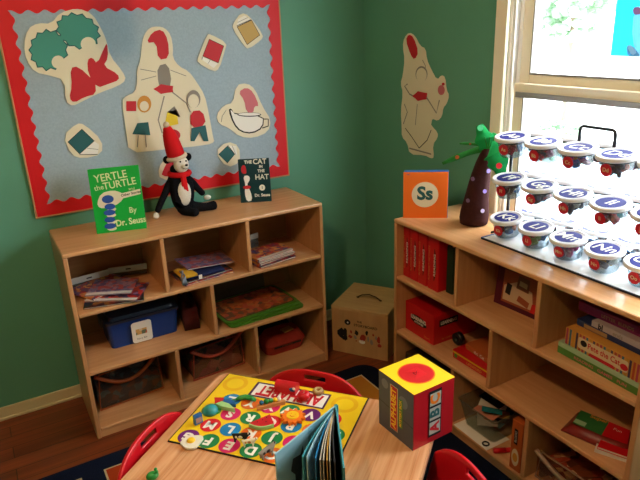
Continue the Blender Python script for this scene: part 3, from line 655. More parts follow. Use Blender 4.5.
def dpete(m, F):
    for k in range(22): m.poly([(.004+k*.0135, .001), (.012+k*.0135, .001), (.012+k*.0135, .062), (.004+k*.0135, .062)], STR[k % 5], F, z=.0006)
    m.poly(rrect(.055, .012, .245, .052, .008), M_pc, F, z=.0011); m.text('Pete the Cat', m_redp, F, .028, .155, .034, z=.0016, bold=.0006, wide=.85)
    m.disc((.078, .035), .013, M_ink, F, z=.0016, ry=.011); m.disc((.232, .028), .014, m_redp, F, z=.0021, ry=.011)
    m.poly([(.1, .002), (.2, .002), (.195, .014), (.105, .014)], m_redp, F, z=.0016)
carton(rs(.895, .06, Z1+.0425, -4), (.30, .2, .062), mat('tan_orange_box', 'c88c3c', .45), 'striped_game_box', 'striped game box lettered Pete the Cat on the pale green box', dpete)
M_b1 = mat('navy_box', '1c2c58', .45); M_mg = mat('magenta_box', '8c2458', .45); M_bw = mat('grey_white_box', 'a8a0a4', .5)
carton(rs(.905, .10, Z1+.1052, -3), (.27, .18, .024), M_b1, 'navy_flat_box', 'navy blue flat box lying on the striped game box', lambda m, F: m.poly([(.03, .004), (.12, .004), (.12, .018), (.03, .018)], mat('tan_strip', 'a07c50', .5), F, z=.0006), cat='box')
o = carton(rs(.965, .095, Z1+.1297, -4), (.22, .17, .02), M_bw, 'pale_flat_box', 'pale flat box with black letters bl near the top of the games stack', cat='box')
mb = MB(); Fx = frame((0, -.001, 0), (1, 0, 0), (0, 0, 1)); mb.poly([(.0, .0), (.22, 0), (.22, .02), (0, .02)], M_bw, Fx, z=.0004); mb.text('bl', M_ink, Fx, .026, .035, .009, z=.001, bold=.001); mb.text('ends', m_gryp, Fx, .02, .1, .009, z=.001, bold=.0005); mb.build('side_lettering', o).location.y = -.0015
carton(rs(.89, .12, Z1+.1502, -2), (.29, .18, .034), M_mg, 'magenta_flat_box', 'magenta flat box topmost in the third top cubby', lambda m, F: m.text('LETTER  BLENDS', M_pc2, F, .016, .15, .016, z=.0006), cat='box')
# middle row
o = thing('red_carton', 'large bright red carton with a framed white title in the middle cubby', 'box', rs(.028, .05, Z2, 0))
mb = MB(); mb.box((0, 0, 0), (.205, .26, .148), M_rb, .002); mb.build('box_body', o)
mb = MB(); Fx = frame((0, -.0005, 0), (1, 0, 0), (0, 0, 1)); mb.poly(smooth_poly([(.04, .06), (.155, .058), (.15, .09), (.11, .105), (.045, .1)], 1), M_ink, Fx, z=.0006); mb.text('LEARNING', M_wl, Fx, .025, .097, .086, z=.0012, bold=.001, wide=.9); mb.text('ACTIVITIES', M_wl, Fx, .013, .1, .068, z=.0012, bold=.0005); mb.text('learn', M_spl, Fx, .02, .16, .02, z=.0008)
mb.build('printed_title', o); mb = MB(); Fy = frame((.2055, 0, 0), (0, 1, 0), (0, 0, 1)); mb.poly([(.03, .085), (.14, .085), (.14, .118), (.03, .118)], M_ink, Fy, z=.0006); mb.text('LEARNING', M_wl, Fy, .022, .085, .101, z=.0012, bold=.001, wide=.9); mb.build('side_title', o); mb = MB(); mb.text('for children', M_spl, Fy, .014, .08, .02, z=.0006); mb.build('side_caption', o)
o = thing('black_roll', 'small round black roll behind the orange box in the middle cubby', 'tape roll', rs(.285, .15, Z2+.0305))
MB().lathe([(.014, -.012), (.029, -.012), (.029, .012), (.014, .012), (.014, -.012)], M_black, T(rx=R(90)), cap=False).build('outer_ring', o)
def dor(m, F): m.text('READING', M_wl, F, .022, .1, .02, z=.0006, bold=.0006)
o = carton(rs(.355, .055, Z2, 0), (.215, .2, .042), M_rb, 'red_game_box', 'flat red game box with yellow stripe under the orange box in the middle cubby', lambda m, F: (m.poly([(.0, .028), (.215, .028), (.215, .035), (0, .035)], m_yel, F, z=.0006), m.text('UPSWORD', M_spl, F, .018, .13, .014, z=.0006, bold=.0005), m.disc((.02, .018), .01, M_gr, F, z=.0008)))
carton(rs(.385, .10, Z2+.0425, -6), (.18, .14, .028), mat('orange_box', 'b85c2c', .5), 'orange_game_box', 'small orange game box on the flat red game box', lambda m, F: m.text('abc  Cat', M_wl, F, .02, .09, .014, z=.0006, bold=.0004))
# green packet, red book
o = thing('activity_packet', 'green and red plastic activity packet alone in the wide middle cubby', 'packet', rs(.94, .03, Z2, 14))
mb = MB(); t = bmesh.new(); bmesh.ops.create_grid(t, x_segments=10, y_segments=6, size=.5)
for v in t.verts:
    x_, y_ = v.co.x, v.co.y; v.co = Vector(((x_+.5)*.25, (y_+.5)*.14, .034*(1-(abs(x_)*2)**4)*(1-(abs(y_)*2)**4*.8)+.004))
rg = bmesh.ops.extrude_face_region(t, geom=t.faces[:])
for v in rg['geom']:
    if isinstance(v, bmesh.types.BMVert): v.co.z = .001
bmesh.ops.recalc_face_normals(t, faces=t.faces[:]); mb.merge(t, mat('dark_red_packet', '7a2018', .3), I4, True); mb.build('packet_body', o)
mb = MB(); Mq = T(0, 0, .0388); mb.poly([(.03, .02), (.13, .02), (.12, .11), (.02, .11)], mat('packet_green', '2c6c34', .35), Mq, t=.001); mb.poly([(.13, .02), (.21, .03), (.19, .11), (.12, .11)], M_rb, Mq, t=.001); mb.poly([(.03, .025), (.07, .025), (.068, .05), (.028, .05)], M_pg, Mq, z=.0005); mb.text('Super', m_or, Mq @ T(.09, .1, 0, rz=R(4)), .026, 0, 0, z=.0008, bold=.0008); mb.text('Fun', M_wl, Mq, .02, .16, .08, z=.0008)
mb.build('packet_label', o)
booklet(rs(1.075, .03, Z2+.001, 25), .11, .15, .012, M_page, 'white-edged book under the red one at the right end of the wide cubby', 'white_book')
booklet(rs(1.08, .036, Z2+.0145, 23), .105, .14, .01, M_rb, 'red book at the right end of the wide middle cubby', 'red_book')
# bottom row
pp = MB().box((0, 0, 0), (.20, .13, .0015), M_wht).build('paper_sheet'); pp.matrix_basis = rs(.428, .008, Z3, -1); tag(pp, 'white paper sheet under the clear bin in the bottom middle cubby', 'paper')
bn = thing('clear_bin', 'open clear plastic bin of cards in the bottom cubby under the window', 'storage bin', rs(.528, .155, Z3+.0018))
M_cp = glass('clear_plastic', 'eef0ea', cloud=.05)
taper_box(MB(), .17, .2, .215, .25, .125, M_cp, wall=.002, r=.02).build('bin_body', bn)
mb = MB(); mb.tube([(x_, y_, .125) for x_, y_ in rrect(-.11, -.127, .11, .127, .02, 4)], .004, M_cp, closed=True, n=6); mb.build('bin_rim', bn)
cc = [mat('card_teal', '1f7a84', .5), mat('card_white', 'cfc8b8', .5), mat('card_black', '1c1c1e', .5), mat('card_gold', 'c8963c', .5), mat('card_peach', 'd88a6c', .5), mat('card_green', '4c6c4c', .5)]
for i in range(9):
    r_ = random.Random(i+3); mb = MB(); mb.box((-.058, -.042, 0), (.058, .042, .002), cc[i % 6], .0008)
    mb.disc((0, 0), .016, cc[(i+3) % 6], z=.0024)
    c_ = mb.build('picture_card'); c_.matrix_basis = rs(.528, .155, Z3+.0018) @ T(r_.uniform(-.015, .012), r_.uniform(-.05, .03), .03+i*.0135, R(r_.uniform(-5, 12)), R(r_.uniform(-6, 6)), R(r_.uniform(-50, 50)))
    tag(c_, 'picture card heaped in the open clear bin', 'card', 'picture cards in the clear bin')
o = thing('red_marker', 'red marker lying in front of the clear bin', 'marker', rs(.655, .015, Z3+.0125, 62))
MB().lathe([(.009, 0), (.011, .006), (.011, .05)], M_rb, T(ry=R(90))).build('marker_cap', o); MB().lathe([(.010, .05), (.010, .10), (.007, .105)], M_rb, T(ry=R(90))).build('marker_barrel', o)
o = thing('black_ring', 'small black ring on the white sheet before the clear bin', 'ring', rs(.60, .028, Z3+.0055)); MB().tube([(.013*math.cos(k*math.pi/6), .013*math.sin(k*math.pi/6), 0) for k in range(12)], .0035, M_black, closed=True, n=6).build('ring_band', o)
o = thing('orange_carton', 'tall narrow orange box standing by the divider in the bottom cubby', 'box', rs(.742, .012, Z3))
MB().box((0, 0, 0), (.052, .2, .225), mat('orange_carton', 'b4541c', .5), .0015).build('box_body', o)
mb = MB(); mb.poly([(.014, .12), (.032, .12), (.032, .19), (.014, .19)], M_ink, Fx, z=.0006); mb.text('BLOCKS', M_wl, Fx @ T(.023, .155, 0, rz=R(90)), .014, 0, 0, z=.001); mb.disc((.026, .06), .018, M_pc, Fx, z=.0006, ry=.04); mb.disc((.026, .06), .012, m_or, Fx, z=.001, ry=.02); mb.build('printed_panel', o)
zip_bag(rs(.84, .05, Z3+.004, 0), .32, .22, .14, mat('clear_trim', '9a7c64', .4), printed('fill_tan', ['a86c48', '7c3c20', 'c8a880', '582c1c', '903820'], 26), 'slumped clear bag of tan pieces in the last bottom cubby')
o = thing('letter_tile_box', 'dark box printed with letters, half hidden behind the red and yellow cube box', 'box', rs(.03, .05, Z3))
MB().box((0, 0, 0), (.32, .2, .16), mat('dark_brown_box', '3c2416', .6), .002).build('box_body', o)
mb = MB(); mb.text('H E L L O  A B C', M_spl, Fx, .03, .17, .12, z=.0006, bold=.001); mb.text('D E F G H I J', M_spl, Fx, .03, .17, .07, z=.0006, bold=.001); mb.build('printed_letters', o)

# ------------------------------------------------------------------ on top of the right shelf
a = at(403, 218, 2, H); b = at(447, 218, 2, H); L_ = (b-a).length; u = (b-a).normalized()
o = thing('letter_card_stand', 'orange letter card showing Ss, standing at the corner of the shelf', 'card', frame(a, u, (0, 0, 1)))
mb = MB(); M_oc = mat('orange_card', 'f0701c', .5); mb.box((0, 0, -.002), (L_, .21, 0), M_oc, .0008); mb.disc((L_*.49, .108), .058, M_cream, z=.0006, n=36); mb.text('Ss', m_teald, I4, .082, L_*.49, .112, z=.0012, bold=.003); mb.text('ABC', M_bl, I4, .009, .022, .2, z=.0006); mb.build('front_card', o)
mb = MB()
for k in range(4): mb.box((.004, 0, -.006-.004*k), (L_+.002, .212+.001*k, -.003-.004*k), mat('blue_card_back', '2c6cb0', .5), .0006)
mb.box((.004, 0, -.03), (L_-.004, .16, -.027), MATS['blue_card_back'], .0006, T(0, 0, 0)); mb.build('card_stack', o)
# felt palm tree
pt = thing('felt_palm_tree', 'brown felt palm tree with green leaves and dots, standing by the window', 'toy tree', T(-.185, -1.095, H))
M_bf = mat('brown_felt', '3c2020', .95, .1, noise=.15, nscale=80); M_gf = mat('green_felt', '1f9a50', .9, .1); M_gf2 = mat('dark_green_felt', '2c7a34', .9, .1)
tk = MB(); n = 20; pr = [(.058, .004), (.062, .03), (.060, .06), (.052, .11), (.045, .17), (.040, .22), (.033, .27), (.024, .31), (.018, .335)]
off = lambda z_: Vector((.0, -.055*(z_/.335)**1.6, z_))
rings = [[tk.bm.verts.new(off(z_)+Vector((r_*math.cos(2*math.pi*k/n), r_*math.sin(2*math.pi*k/n), 0))) for k in range(n)] for r_, z_ in pr]
for A_, B_ in zip(rings, rings[1:]):
    for k in range(n): tk.face([A_[k], A_[(k+1) % n], B_[(k+1) % n], B_[k]], M_bf, True)
tk.face(rings[0][::-1], M_bf); tk.face(rings[-1], M_bf); tk.build('trunk', pt)
vd = (CAM-Vector((-.185, -1.095, 1.05))); vd.z = 0; vd.normalize(); vr = Vector((-vd.y, vd.x, 0))
dt = MB()
for (sx, z_, m_) in ((.024, .245, 'a890e8'), (.026, .16, 'a890e8'), (.03, .075, 'c8c0f0'), (-.03, .21, '8c6a90'), (-.034, .115, '8c6a90')):
    r_ = [p[0] for p in pr if p[1] <= z_][-1]; sx_ = sx; dn_ = math.sqrt(max(r_*r_-sx_*sx_, 0))
    c0 = off(z_)+vr*sx_+vd*(dn_+.001); nn = (vr*sx_+vd*dn_).normalized(); Mf = frame(c0, Vector((0, 0, 1)).cross(nn), (0, 0, 1)); dt.disc((0, 0), .0085, mat('dot_'+m_, m_, .8), Mf, z=.003, t=.004)
dt.build('felt_dots', pt)
TOPP = off(.335)
def leaf(pts_, m, dot=None, th=.004):        # pts in (right, up, toward viewer) about the trunk top
    mb = MB(); P = [TOPP+vr*p[0]+Vector((0, 0, p[1]))+vd*p[2] for p in pts_]
    return P
def frond(path, widths, m, dot, tip=0):
    """ribbon along a path, flat faces tilted to viewer"""
    P = [TOPP+vr*p[0]+Vector((0, 0, p[1]))+vd*p[2] for p in path]; mb = MB(); N_ = len(P); A_, B_ = [], []
    for i, p in enumerate(P):
        t_ = (P[min(i+1, N_-1)]-P[max(i-1, 0)]).normalized(); s_ = t_.cross(vd).normalized()*widths[i]
        A_.append([mb.bm.verts.new(p+s_+vd*.002), mb.bm.verts.new(p-s_+vd*.002)]); B_.append([mb.bm.verts.new(p+s_-vd*.002), mb.bm.verts.new(p-s_-vd*.002)])
    for i in range(N_-1):
        mb.face([A_[i][0], A_[i][1], A_[i+1][1], A_[i+1][0]], m, True); mb.face([B_[i][1], B_[i][0], B_[i+1][0], B_[i+1][1]], m, True)
        mb.face([A_[i][0], A_[i+1][0], B_[i+1][0], B_[i][0]], m); mb.face([A_[i+1][1], A_[i][1], B_[i][1], B_[i+1][1]], m)
    mb.face([A_[-1][0], A_[-1][1], B_[-1][1], B_[-1][0]], m)
    fo = mb.build('leaf', pt)
    if dot:
        j, col = dot; c0 = P[j]+vd*.004; MB().disc((0, 0), min(widths[j]*.7, .012), mat('spot_'+col, col, .8), frame(c0, vr, (0, 0, 1)), z=.001, t=.002).build('leaf_dot', fo)
def wig(w, n_, lobes=3): return [w*(.35+.65*math.sin(math.pi*min(1, .12+i/(n_-1)*.95))**.5)*(1+.18*math.cos(lobes*2*math.pi*i/(n_-1))) for i in range(n_)]
def arc(p0, p1, p2, n_=12): return [tuple((1-t)**2*a_+2*t*(1-t)*b_+t*t*c_ for a_, b_, c_ in zip(p0, p1, p2)) for t in [i/(n_-1) for i in range(n_)]]
frond(arc((0, 0, 0), (-.06, -.005, .01), (-.175, -.062, .02)), wig(.014, 12, 1), M_gf2, (8, 'c05828'))
frond(arc((0, .005, -.01), (-.05, .02, .0), (-.11, .018, .0)), wig(.007, 12, 1), M_gf2, (7, 'b04828'))
frond(arc((0, 0, .01), (-.01, .035, .02), (-.035, .095, .01)), wig(.034, 12, 2), M_gf, (10, '5cd89c'))
frond(arc((0.0, 0, 0), (.02, .03, .0), (.03, .06, -.0)), wig(.026, 12, 2), M_gf, None)
frond(arc((0.005, .0, -.01), (.03, .02, -.01), (.065, .05, -.0)), wig(.014, 12, 1), M_gf, None)
frond(arc((0.01, .0, .03), (.035, -.0, .05), (.065, -.115, .04)), wig(.041, 12, 3), M_gf, (8, 'd82838'))
for k in range(3): frond(arc((0, -.005, .01), (.006*k, .01, .02), (-.012+.02*k, .05, .02), 6), [.002]*6, M_gf2, None)

# white board sheet and tub rack
a1 = at(482, 240, 2, H); sx0, sx1 = -.296, -.045
o = thing('whiteboard_sheet', 'glossy white board with thin dark edge lying under the tub rack', 'whiteboard', T(0, 0, H))
MB().box((sx0, -2.052, .0005), (sx1, -1.262, .006), mat('glossy_white_board', 'f4f4f2', .22, 1.0)).build('board_panel', o)
mb = MB(); md = mat('dark_board_edge', '202838', .4)
mb.box((sx0-.005, -2.052, .0005), (sx0, -1.257, .0075), md); mb.box((sx1, -2.052, .0005), (sx1+.005, -1.257, .0075), md); mb.build('edge_strip', o)
mb = MB(); mb.box((sx0-.004, -1.262, .0005), (sx1, -1.256, .008), mat('blue_board_edge', '2c5a9c', .4)); mb.build('corner_strip', o, label='blue edge strip')
RKX, RKY = -.15, -1.600; SP = .1445; XF, XB = -.215, -.0855; ZL = [1.309, 1.149, .989]; LR = .0645
rk = thing('tub_rack', 'black wire rack with a looped handle holding the lettered tubs', 'rack', T(RKX, RKY, H+.006))
mb = MB()
for yy in (-.352, .352): mb.tube([(0, yy, 0), (0, yy, .40)], .006, M_black)
mb.build('end_posts', rk)
for yy in (-.352, .352): MB().tube([(-.085, yy, .006), (.085, yy, .006)], .005, M_black).build('foot', rk)
mb = MB(); hz0 = .385
mb.tube([(0, .065, hz0), (0, .065, hz0+.06), (0, .063, hz0+.072), (0, .055, hz0+.077), (0, -.057, hz0+.077), (0, -.067, hz0+.072), (0, -.07, hz0+.06), (0, -.07, hz0)], .006, M_black)
mb.build('carry_handle', rk).location.y = -.012
M_wire = mat('pale_wire', 'b8bcc2', .3)
for zl in ZL[:2]:
    zz = zl-H-.006-.022
    mb = MB(); mb.tube([(0, -.352, zz), (0, .352, zz)], .0035, M_black, n=6); mb.build('cross_rail', rk)
    for xs in (XF, XB):
        for i in range(5):
            cy = (i-2)*-SP; cx_ = xs-RKX; MB().tube([(cx_+.0565*math.cos(k*math.pi/10), cy+.0565*math.sin(k*math.pi/10), zz+.004+ (.007*math.cos(k*math.pi/10) if xs == XF else -.007*math.cos(k*math.pi/10))) for k in range(20)], .0022, M_black, closed=True, n=5).build('tub_ring', rk)
mb = MB(); mb.tube([(0, -.352, ZL[2]-H-.03), (0, .352, ZL[2]-H-.03)], .003, M_black, n=6); mb.build('cross_rail', rk)
# tubs
M_lidw = mat('lid_white', 'e4e2e4', .35); M_lblue = mat('lid_label_blue', '222474', .6, .08); M_tub = glass('tub_plastic', 'dfe6ea', cloud=.06); M_rd = mat('tub_red_dot', 'c01428', .5)
tc_ = ['c81c30', '2c70b8', '2ca0a8', 'e0a020', 'd04080', '388a4c', '6a6a78', 'e07048', 'e8e0d0', '604048', 'a8c850']
TC = [paper_lit('trinket_'+c_, c_, .45) for c_ in tc_]
def tub(letter, x_, y_, zl, flip, label, group, cols, low):
    tilt = R(7)*(1 if flip else -1)
    o = thing('letter_tub', label, 'tub', T(x_, y_, zl-.076, ry=tilt, rz=0), group)
    b_ = MB(); b_.lathe([(.0, .001), (.043, .001), (.046, .006), (.0535, .06), (.0535, .064), (.0525, .064), (.045, .007), (.042, .003), (0, .003)], M_tub, n=32, cap=False); b_.build('tub_body', o)
    l = MB(); l.lathe([(0, .0655), (.056, .0655), (.0625, .063), (LR, .066), (LR, .074), (.062, .0775), (.057, .0775), (.0545, .075), (0, .075)], M_lidw, n=36, cap=False); lo = l.build('tub_lid', o)
    s_ = MB(); Ms = T(0, 0, .0755, rz=R(90) if flip else R(-90)); s_.disc((0, 0), .046, M_lblue, Ms, t=.0004, z=.0004, n=32); s_.text(letter+letter.lower(), M_wl, Ms, .062, 0, 0, z=.0009, bold=.0008, shear=.2); s_.build('lid_label', lo)
    d_ = MB(); nv = (CAM-Vector((x_, y_, zl))); nv.z = 0; nv.normalize()
    if flip: nv = Vector((1, 0, 0))
    else: nv = (nv+Vector((-.3, .55, 0))).normalized()
    Fd = frame(Vector((0, 0, .036))+nv*.0525, Vector((0, 0, 1)).cross(nv), (0, 0, 1)); d_.disc((0, 0), .0205, M_rd, Fd, z=.0006, t=.001); d_.text(letter+letter.lower(), M_pc, Fd, .018, 0, 0, z=.0012, bold=.0005); d_.build('red_label', o)
    rr = random.Random(ord(letter)*7)
    for k in range(5 if flip else 10):
        m_ = TC[cols[k % len(cols)]]; mb = MB(); aa = k*2.4+rr.random(); ra = .025 if k < 5 else (.014 if k < 9 else .002)
        px_, py_, pz = ra*math.cos(aa), ra*math.sin(aa), .018+.007*(k % 3)+(.014 if k > 4 else 0)
        Mt = T(px_, py_, pz, rr.uniform(0, 3), rr.uniform(0, 3), rr.uniform(0, 3)); kind = rr.randrange(3)
        Mt = Mt @ Matrix.Scale(1.35, 4)
        if kind == 0: mb.ball((0, 0, 0), (.013, .011, .009), m_, Mt, seg=10)
        elif kind == 1: mb.box((-.011, -.009, -.007), (.011, .009, .007), m_, .003, Mt)
        else: mb.tube([(-.016, 0, 0), (-.005, .006, 0), (.006, -.003, .004), (.016, .002, 0)], [.005, .008, .007, .004], m_, Mt, n=7)
        c_ = mb.build('trinket'); c_.matrix_basis = T(x_, y_, zl-.076, ry=tilt) @ c_.matrix_basis
        tag(c_, 'small toy inside the clear tub lettered %s%s%s' % (letter, letter.lower(), ' at the window side' if flip else ''), 'toy', 'trinkets in the %s%s tub' % (letter, letter.lower()))
rowc = {'A': (0, 0, 1), 'B': (6, 0, 4), 'C': (1, 3, 4, 1), 'D': (7, 9, 7), 'E': (4, 0), 'F': (9, 9, 1), 'G': (6, 6, 0), 'H': (6, 8), 'I': (6, 0, 2), 'J': (7, 1), 'K': (0, 1, 7), 'L': (0, 10, 1), 'M': (1, 4, 4), 'N': (3, 6, 8), 'O': (7, 0)}
rn = ['top', 'middle', 'bottom']
for r_ in range(3):
    for i in range(5):
        ch = 'ABCDEFGHIJKLMNO'[r_*5+i]; y_ = RKY+(2-i)*SP
        tub(ch, XF, y_, ZL[r_], False, 'clear tub with blue lid label %s%s in the %s front row of the rack' % (ch, ch.lower(), rn[r_]), 'lettered tubs on the front of the rack', rowc[ch], r_ == 2)
for r_ in range(3):
    for i in range(4):
        ch = 'PQRSTUVWXYZZ'[r_*4+i]; y_ = RKY+(2-i)*SP
        tub(ch, XB, y_, ZL[r_]-.004, True, 'clear tub on the window side of the rack, %s row, %s from the palm tree' % (rn[r_], ('first', 'second', 'third', 'fourth')[i]), 'lettered tubs on the window side of the rack', (1, 9, 6, 0), False)

# window poster
m_cy = paper_lit('cyan_poster_paper', '58c4dc', .5); pw = MB(); FW = frame((.0585, 0, 0), (0, -1, 0), (0, 0, 1))
def pwp(L): return [(-at(x_, y_, 0, .0585).y, at(x_, y_, 0, .0585).z) for x_, y_ in L]
cy = pwp([(617, 0), (613, 56), (665, 64)]); yA = cy[0][0]; zB = cy[1][1]
pw.poly([(yA, zB), (yA+.42, zB), (yA+.42, zB+.52), (yA, zB+.52)], m_cy, FW, z=.001, t=.0006)
M_pw = paper_lit('white_poster_ink', 'f4f4f4', .6); M_pk = paper_lit('grey_poster_ink', 'a0acb4', .5)
pw.poly(smooth_poly(pwp([(634, 10), (650, 0), (670, 20), (670, 62), (640, 60), (632, 40)]), 1), M_pw, FW, z=.0014)
pw.poly(smooth_poly(pwp([(626, 46), (632, 44), (642, 58), (636, 62), (628, 56)]), 1), M_pk, FW, z=.0016); pw.poly(smooth_poly(pwp([(627, 46), (631, 45), (638, 52), (632, 56)]), 1), M_pw, FW, z=.0018)
pw.poly(smooth_poly(pwp([(633, 8), (640, 6), (642, 14), (634, 15)]), 1), paper_lit('red_poster_ink', 'f07080', .5), FW, z=.002)
pw.poly(pwp([(626, 65), (627, 68.5), (665, 73), (665, 69)]), paper_lit('green_poster_ink', 'b8d060', .6), FW, z=.0022)
tag(pw.build('window_poster'), 'cyan paper poster with white shapes stuck on the upper window pane', 'poster')

# ------------------------------------------------------------------ wooden storage box in the corner
a = Vector((-.466, -.336, 0)); b = Vector((-.284, -.605, 0)); u = (b-a).normalized(); v = Vector((0, 0, 1)).cross(u)
BXW, BXH = .327, .282
MX = Matrix(((u.x, v.x, 0, a.x), (u.y, v.y, 0, a.y), (0, 0, 1, 0), (0, 0, 0, 1)))
o = thing('wooden_storage_box', 'light wooden box with a top handle and printed front in the room corner', 'box', MX)
M_ply = wood('plywood', 'b8905a', 'c8a26c', (6, 40, 40), .5)
M_ply2 = wood('plywood_upright', 'b88c58', 'c89c66', (20, 20, 5), .5)
MB().box((0, 0, 0), (BXW, BXW, BXH-.017), M_ply2, .002).build('box_body', o); MB().box((-.001, -.001, BXH-.016), (BXW+.001, BXW+.001, BXH), M_ply, .002).build('box_lid', o)
mb = MB(); mb.tube([(.10, .14, BXH+.004), (.125, .145, BXH+.018), (.165, .15, BXH+.024), (.205, .145, BXH+.018), (.235, .14, BXH+.004)], .004, mat('dark_rope', '4c3420', .8)); 
for xx in (.10, .235): mb.ball((xx, .14, BXH+.003), (.009, .007, .004), MATS['dark_rope'], seg=8)
mb.build('handle', o)
mb = MB(); Fx2 = frame((0, -.001, 0), (1, 0, 0), (0, 0, 1)); mb.disc((.095, .195), .018, M_ink, Fx2, z=.0005, ry=.017); mb.disc((.097, .194), .005, M_wht, Fx2, z=.0009)
mb.text('THE', M_ink, Fx2, .016, .165, .208, z=.0005, bold=.0004); mb.text('STORYBOARD', M_ink, Fx2, .021, .20, .185, z=.0005, bold=.0004)
m_redd = mat('print_dull_red', 'a03028', .6); r_ = random.Random(5)
for (x_, y_, w_, h_, m_) in ((.055, .12, .02, .03, M_ink), (.08, .125, .012, .04, M_ink), (.075, .095, .02, .014, M_ink), (.11, .11, .014, .01, m_redd), (.115, .14, .006, .01, m_redd), (.148, .14, .011, .016, M_ink), (.14, .112, .01, .012, m_gryp), (.145, .09, .004, .004, m_redd), (.185, .115, .018, .02, m_redd), (.18, .09, .02, .01, M_wht), (.208, .15, .008, .014, M_ink), (.215, .115, .006, .02, m_gryp), (.235, .1, .01, .016, m_gryp), (.245, .145, .005, .008, m_redd), (.262, .13, .006, .012, m_gryp), (.276, .12, .01, .022, m_redd), (.28, .088, .012, .012, m_redd)):
    n_ = 9; mb.poly([(x_+w_*(1+.25*r_.uniform(-1, 1))*math.cos(k*2*math.pi/n_), y_+h_*(1+.25*r_.uniform(-1, 1))*math.sin(k*2*math.pi/n_)) for k in range(n_)], m_, Fx2, z=.0006)
mb.build('printed_picture', o)

# ------------------------------------------------------------------ table
TA = Vector((-1.364, -1.052, 0)); E1 = Vector((-.77, -.638, 0)).normalized(); E2 = Vector((.638, -.77, 0)).normalized(); TH = .55
MT = Matrix(((E1.x, E2.x, 0, TA.x), (E1.y, E2.y, 0, TA.y), (0, 0, 1, 0), (0, 0, 0, 1)))
# E1 x E2 should be +z
assert E1.cross(E2).z > 0
tb = thing('activity_table', 'low rectangular wooden table in front with rounded corners', 'table', MT)
MB().poly(rrect(.004, .004, 1.196, .796, .036, 6), M_table, z=TH, t=.003).build('table_top', tb)
MB().poly(rrect(0, 0, 1.2, .80, .04, 6), M_tedge, z=TH-.0031, t=.022).build('edge_band', tb)
M_lg = mat('chrome_leg', '9c9c9c', .25, metal=.9)
for x_, y_ in ((.08, .08), (1.12, .08), (.08, .72), (1.12, .72)): MB().tube([(x_, y_, .009), (x_, y_, TH-.026)], .018, M_lg, n=14).build('leg', tb)
MB().box((.07, .07, TH-.075), (1.13, .73, TH-.026), mat('apron_wood', '9c6c40', .5)).build('apron', tb)
# mat board
MA = at(229, 374, 2, TH)
e1 = E1; e2 = E2
MM = Matrix(((-e2.x, e1.x, 0, 0), (-e2.y, e1.y, 0, 0), (0, 0, 1, TH), (0, 0, 0, 1)))   # reading direction: right = -e2, up = e1
MWD, MHT = .526, .3935
org = MA+e2*MWD; MM[0][3] = org.x; MM[1][3] = org.y
mg = thing('alphabet_game_board', 'yellow game board with coloured letter circles lying on the table', 'game board', MM)
mb = MB(); M_by = mat('board_yellow', 'f0c818', .35); M_by2 = mat('board_gold', 'e8b010', .35)
mb.box((0, 0, .0005), (MWD, MHT, .004), M_ink, .0008); mb.poly([(.004, .004), (MWD-.004, .004), (MWD-.004, MHT-.004), (.004, MHT-.004)], M_by, z=.0044)
mb.build('board_base', mg)
mb = MB()
def uv(a_, b_): return (MWD-a_, b_)         # a along e2, b along e1
for cx_, cy_ in ((.055, .055), (.46, .06)):
    for k, r_ in enumerate((.045, .03)): mb.disc(uv(cx_, cy_), r_, (M_by2, M_by)[k], z=.0047+.0002*k, n=30)
mb.poly([uv(.128, .022), uv(.128, .107), uv(.402, .107), uv(.402, .022)], mat('title_purple', '48204c', .4), z=.0052); mb.poly([uv(.137, .030), uv(.137, .1), uv(.395, .1), uv(.395, .030)], M_wht, z=.0055)
mb.text('ALPHABET', m_redp, I4, .078, uv(.266, 0)[0], MHT*0+.065, z=.0062, bold=.003, wide=.62)
cmap = dict(purple='6a2070', green='1c7c44', pink='d02060', orange='e06820', red='d01c28', blue='1c7cb4')
CM = {k: mat('circle_'+k, v_, .35) for k, v_ in cmap.items()}
rows = [(.357, .052, 'GFEDCBA', ['purple', 'green', 'pink', 'green', 'orange', 'blue', 'red']), (.287, .089, 'MLKJIH', ['red', 'blue', 'orange', 'green', 'pink', 'purple']), (.2165, .052, 'TSRQPON', ['green', 'pink', 'green', 'red', 'blue', 'orange', 'green']), (.1455, .089, 'ZYXWVU', ['blue', 'orange', 'pink', 'green', 'purple', 'red'])]
for b_, a0, lt, cl in rows:
    for i, ch in enumerate(lt):
        c_ = uv(a0+.0708*i, b_); mb.disc(c_, .033, CM[cl[i]], z=.005, n=30); mb.text(ch, M_wht, I4, .048, c_[0], c_[1], z=.0056, bold=.0022)
mb.build('printed_face', mg)
# small wooden toys on the board
def on(a_, b_, rz=0): p = MA+e2*a_+e1*b_; return T(p.x, p.y, TH+.0064, rz=R(rz))
ang2 = math.degrees(math.atan2(e2.y, e2.x))
def t_thing(n_, l_, c_, a_, b_, rz=0, z=0): return thing(n_, l_, c_, on(a_, b_, rz) @ T(0, 0, z), 'small toys on the yellow game board')
m_tb = mat('toy_blue', '24609c', .4); m_tg = mat('toy_green', '2c8c3c', .4); m_tr = mat('toy_red', 'c81c24', .3); m_tt = mat('toy_teal', '2c8c8c', .4); m_lg = mat('toy_light_green', '9cc880', .4); m_wd = mat('toy_wood', 'c8864c', .5); m_bk = mat('toy_black', '18161a', .4); m_wt = mat('toy_white', 'e8e0cc', .4); m_so = mat('toy_orange', 'f07818', .4); m_sy = mat('toy_yellow', 'f4c41c', .4)
o = t_thing('toy_book', 'small upright blue toy book on the board corner beside the letter M', 'toy', .048, .292, 10)
MB().box((-.014, -.006, 0), (.014, .006, .034), m_tb, .001).build('cover', o); MB().box((-.010, -.0075, .006), (.010, -.0065, .024), mat('toy_picture', 'a08070', .5)).build('picture', o)
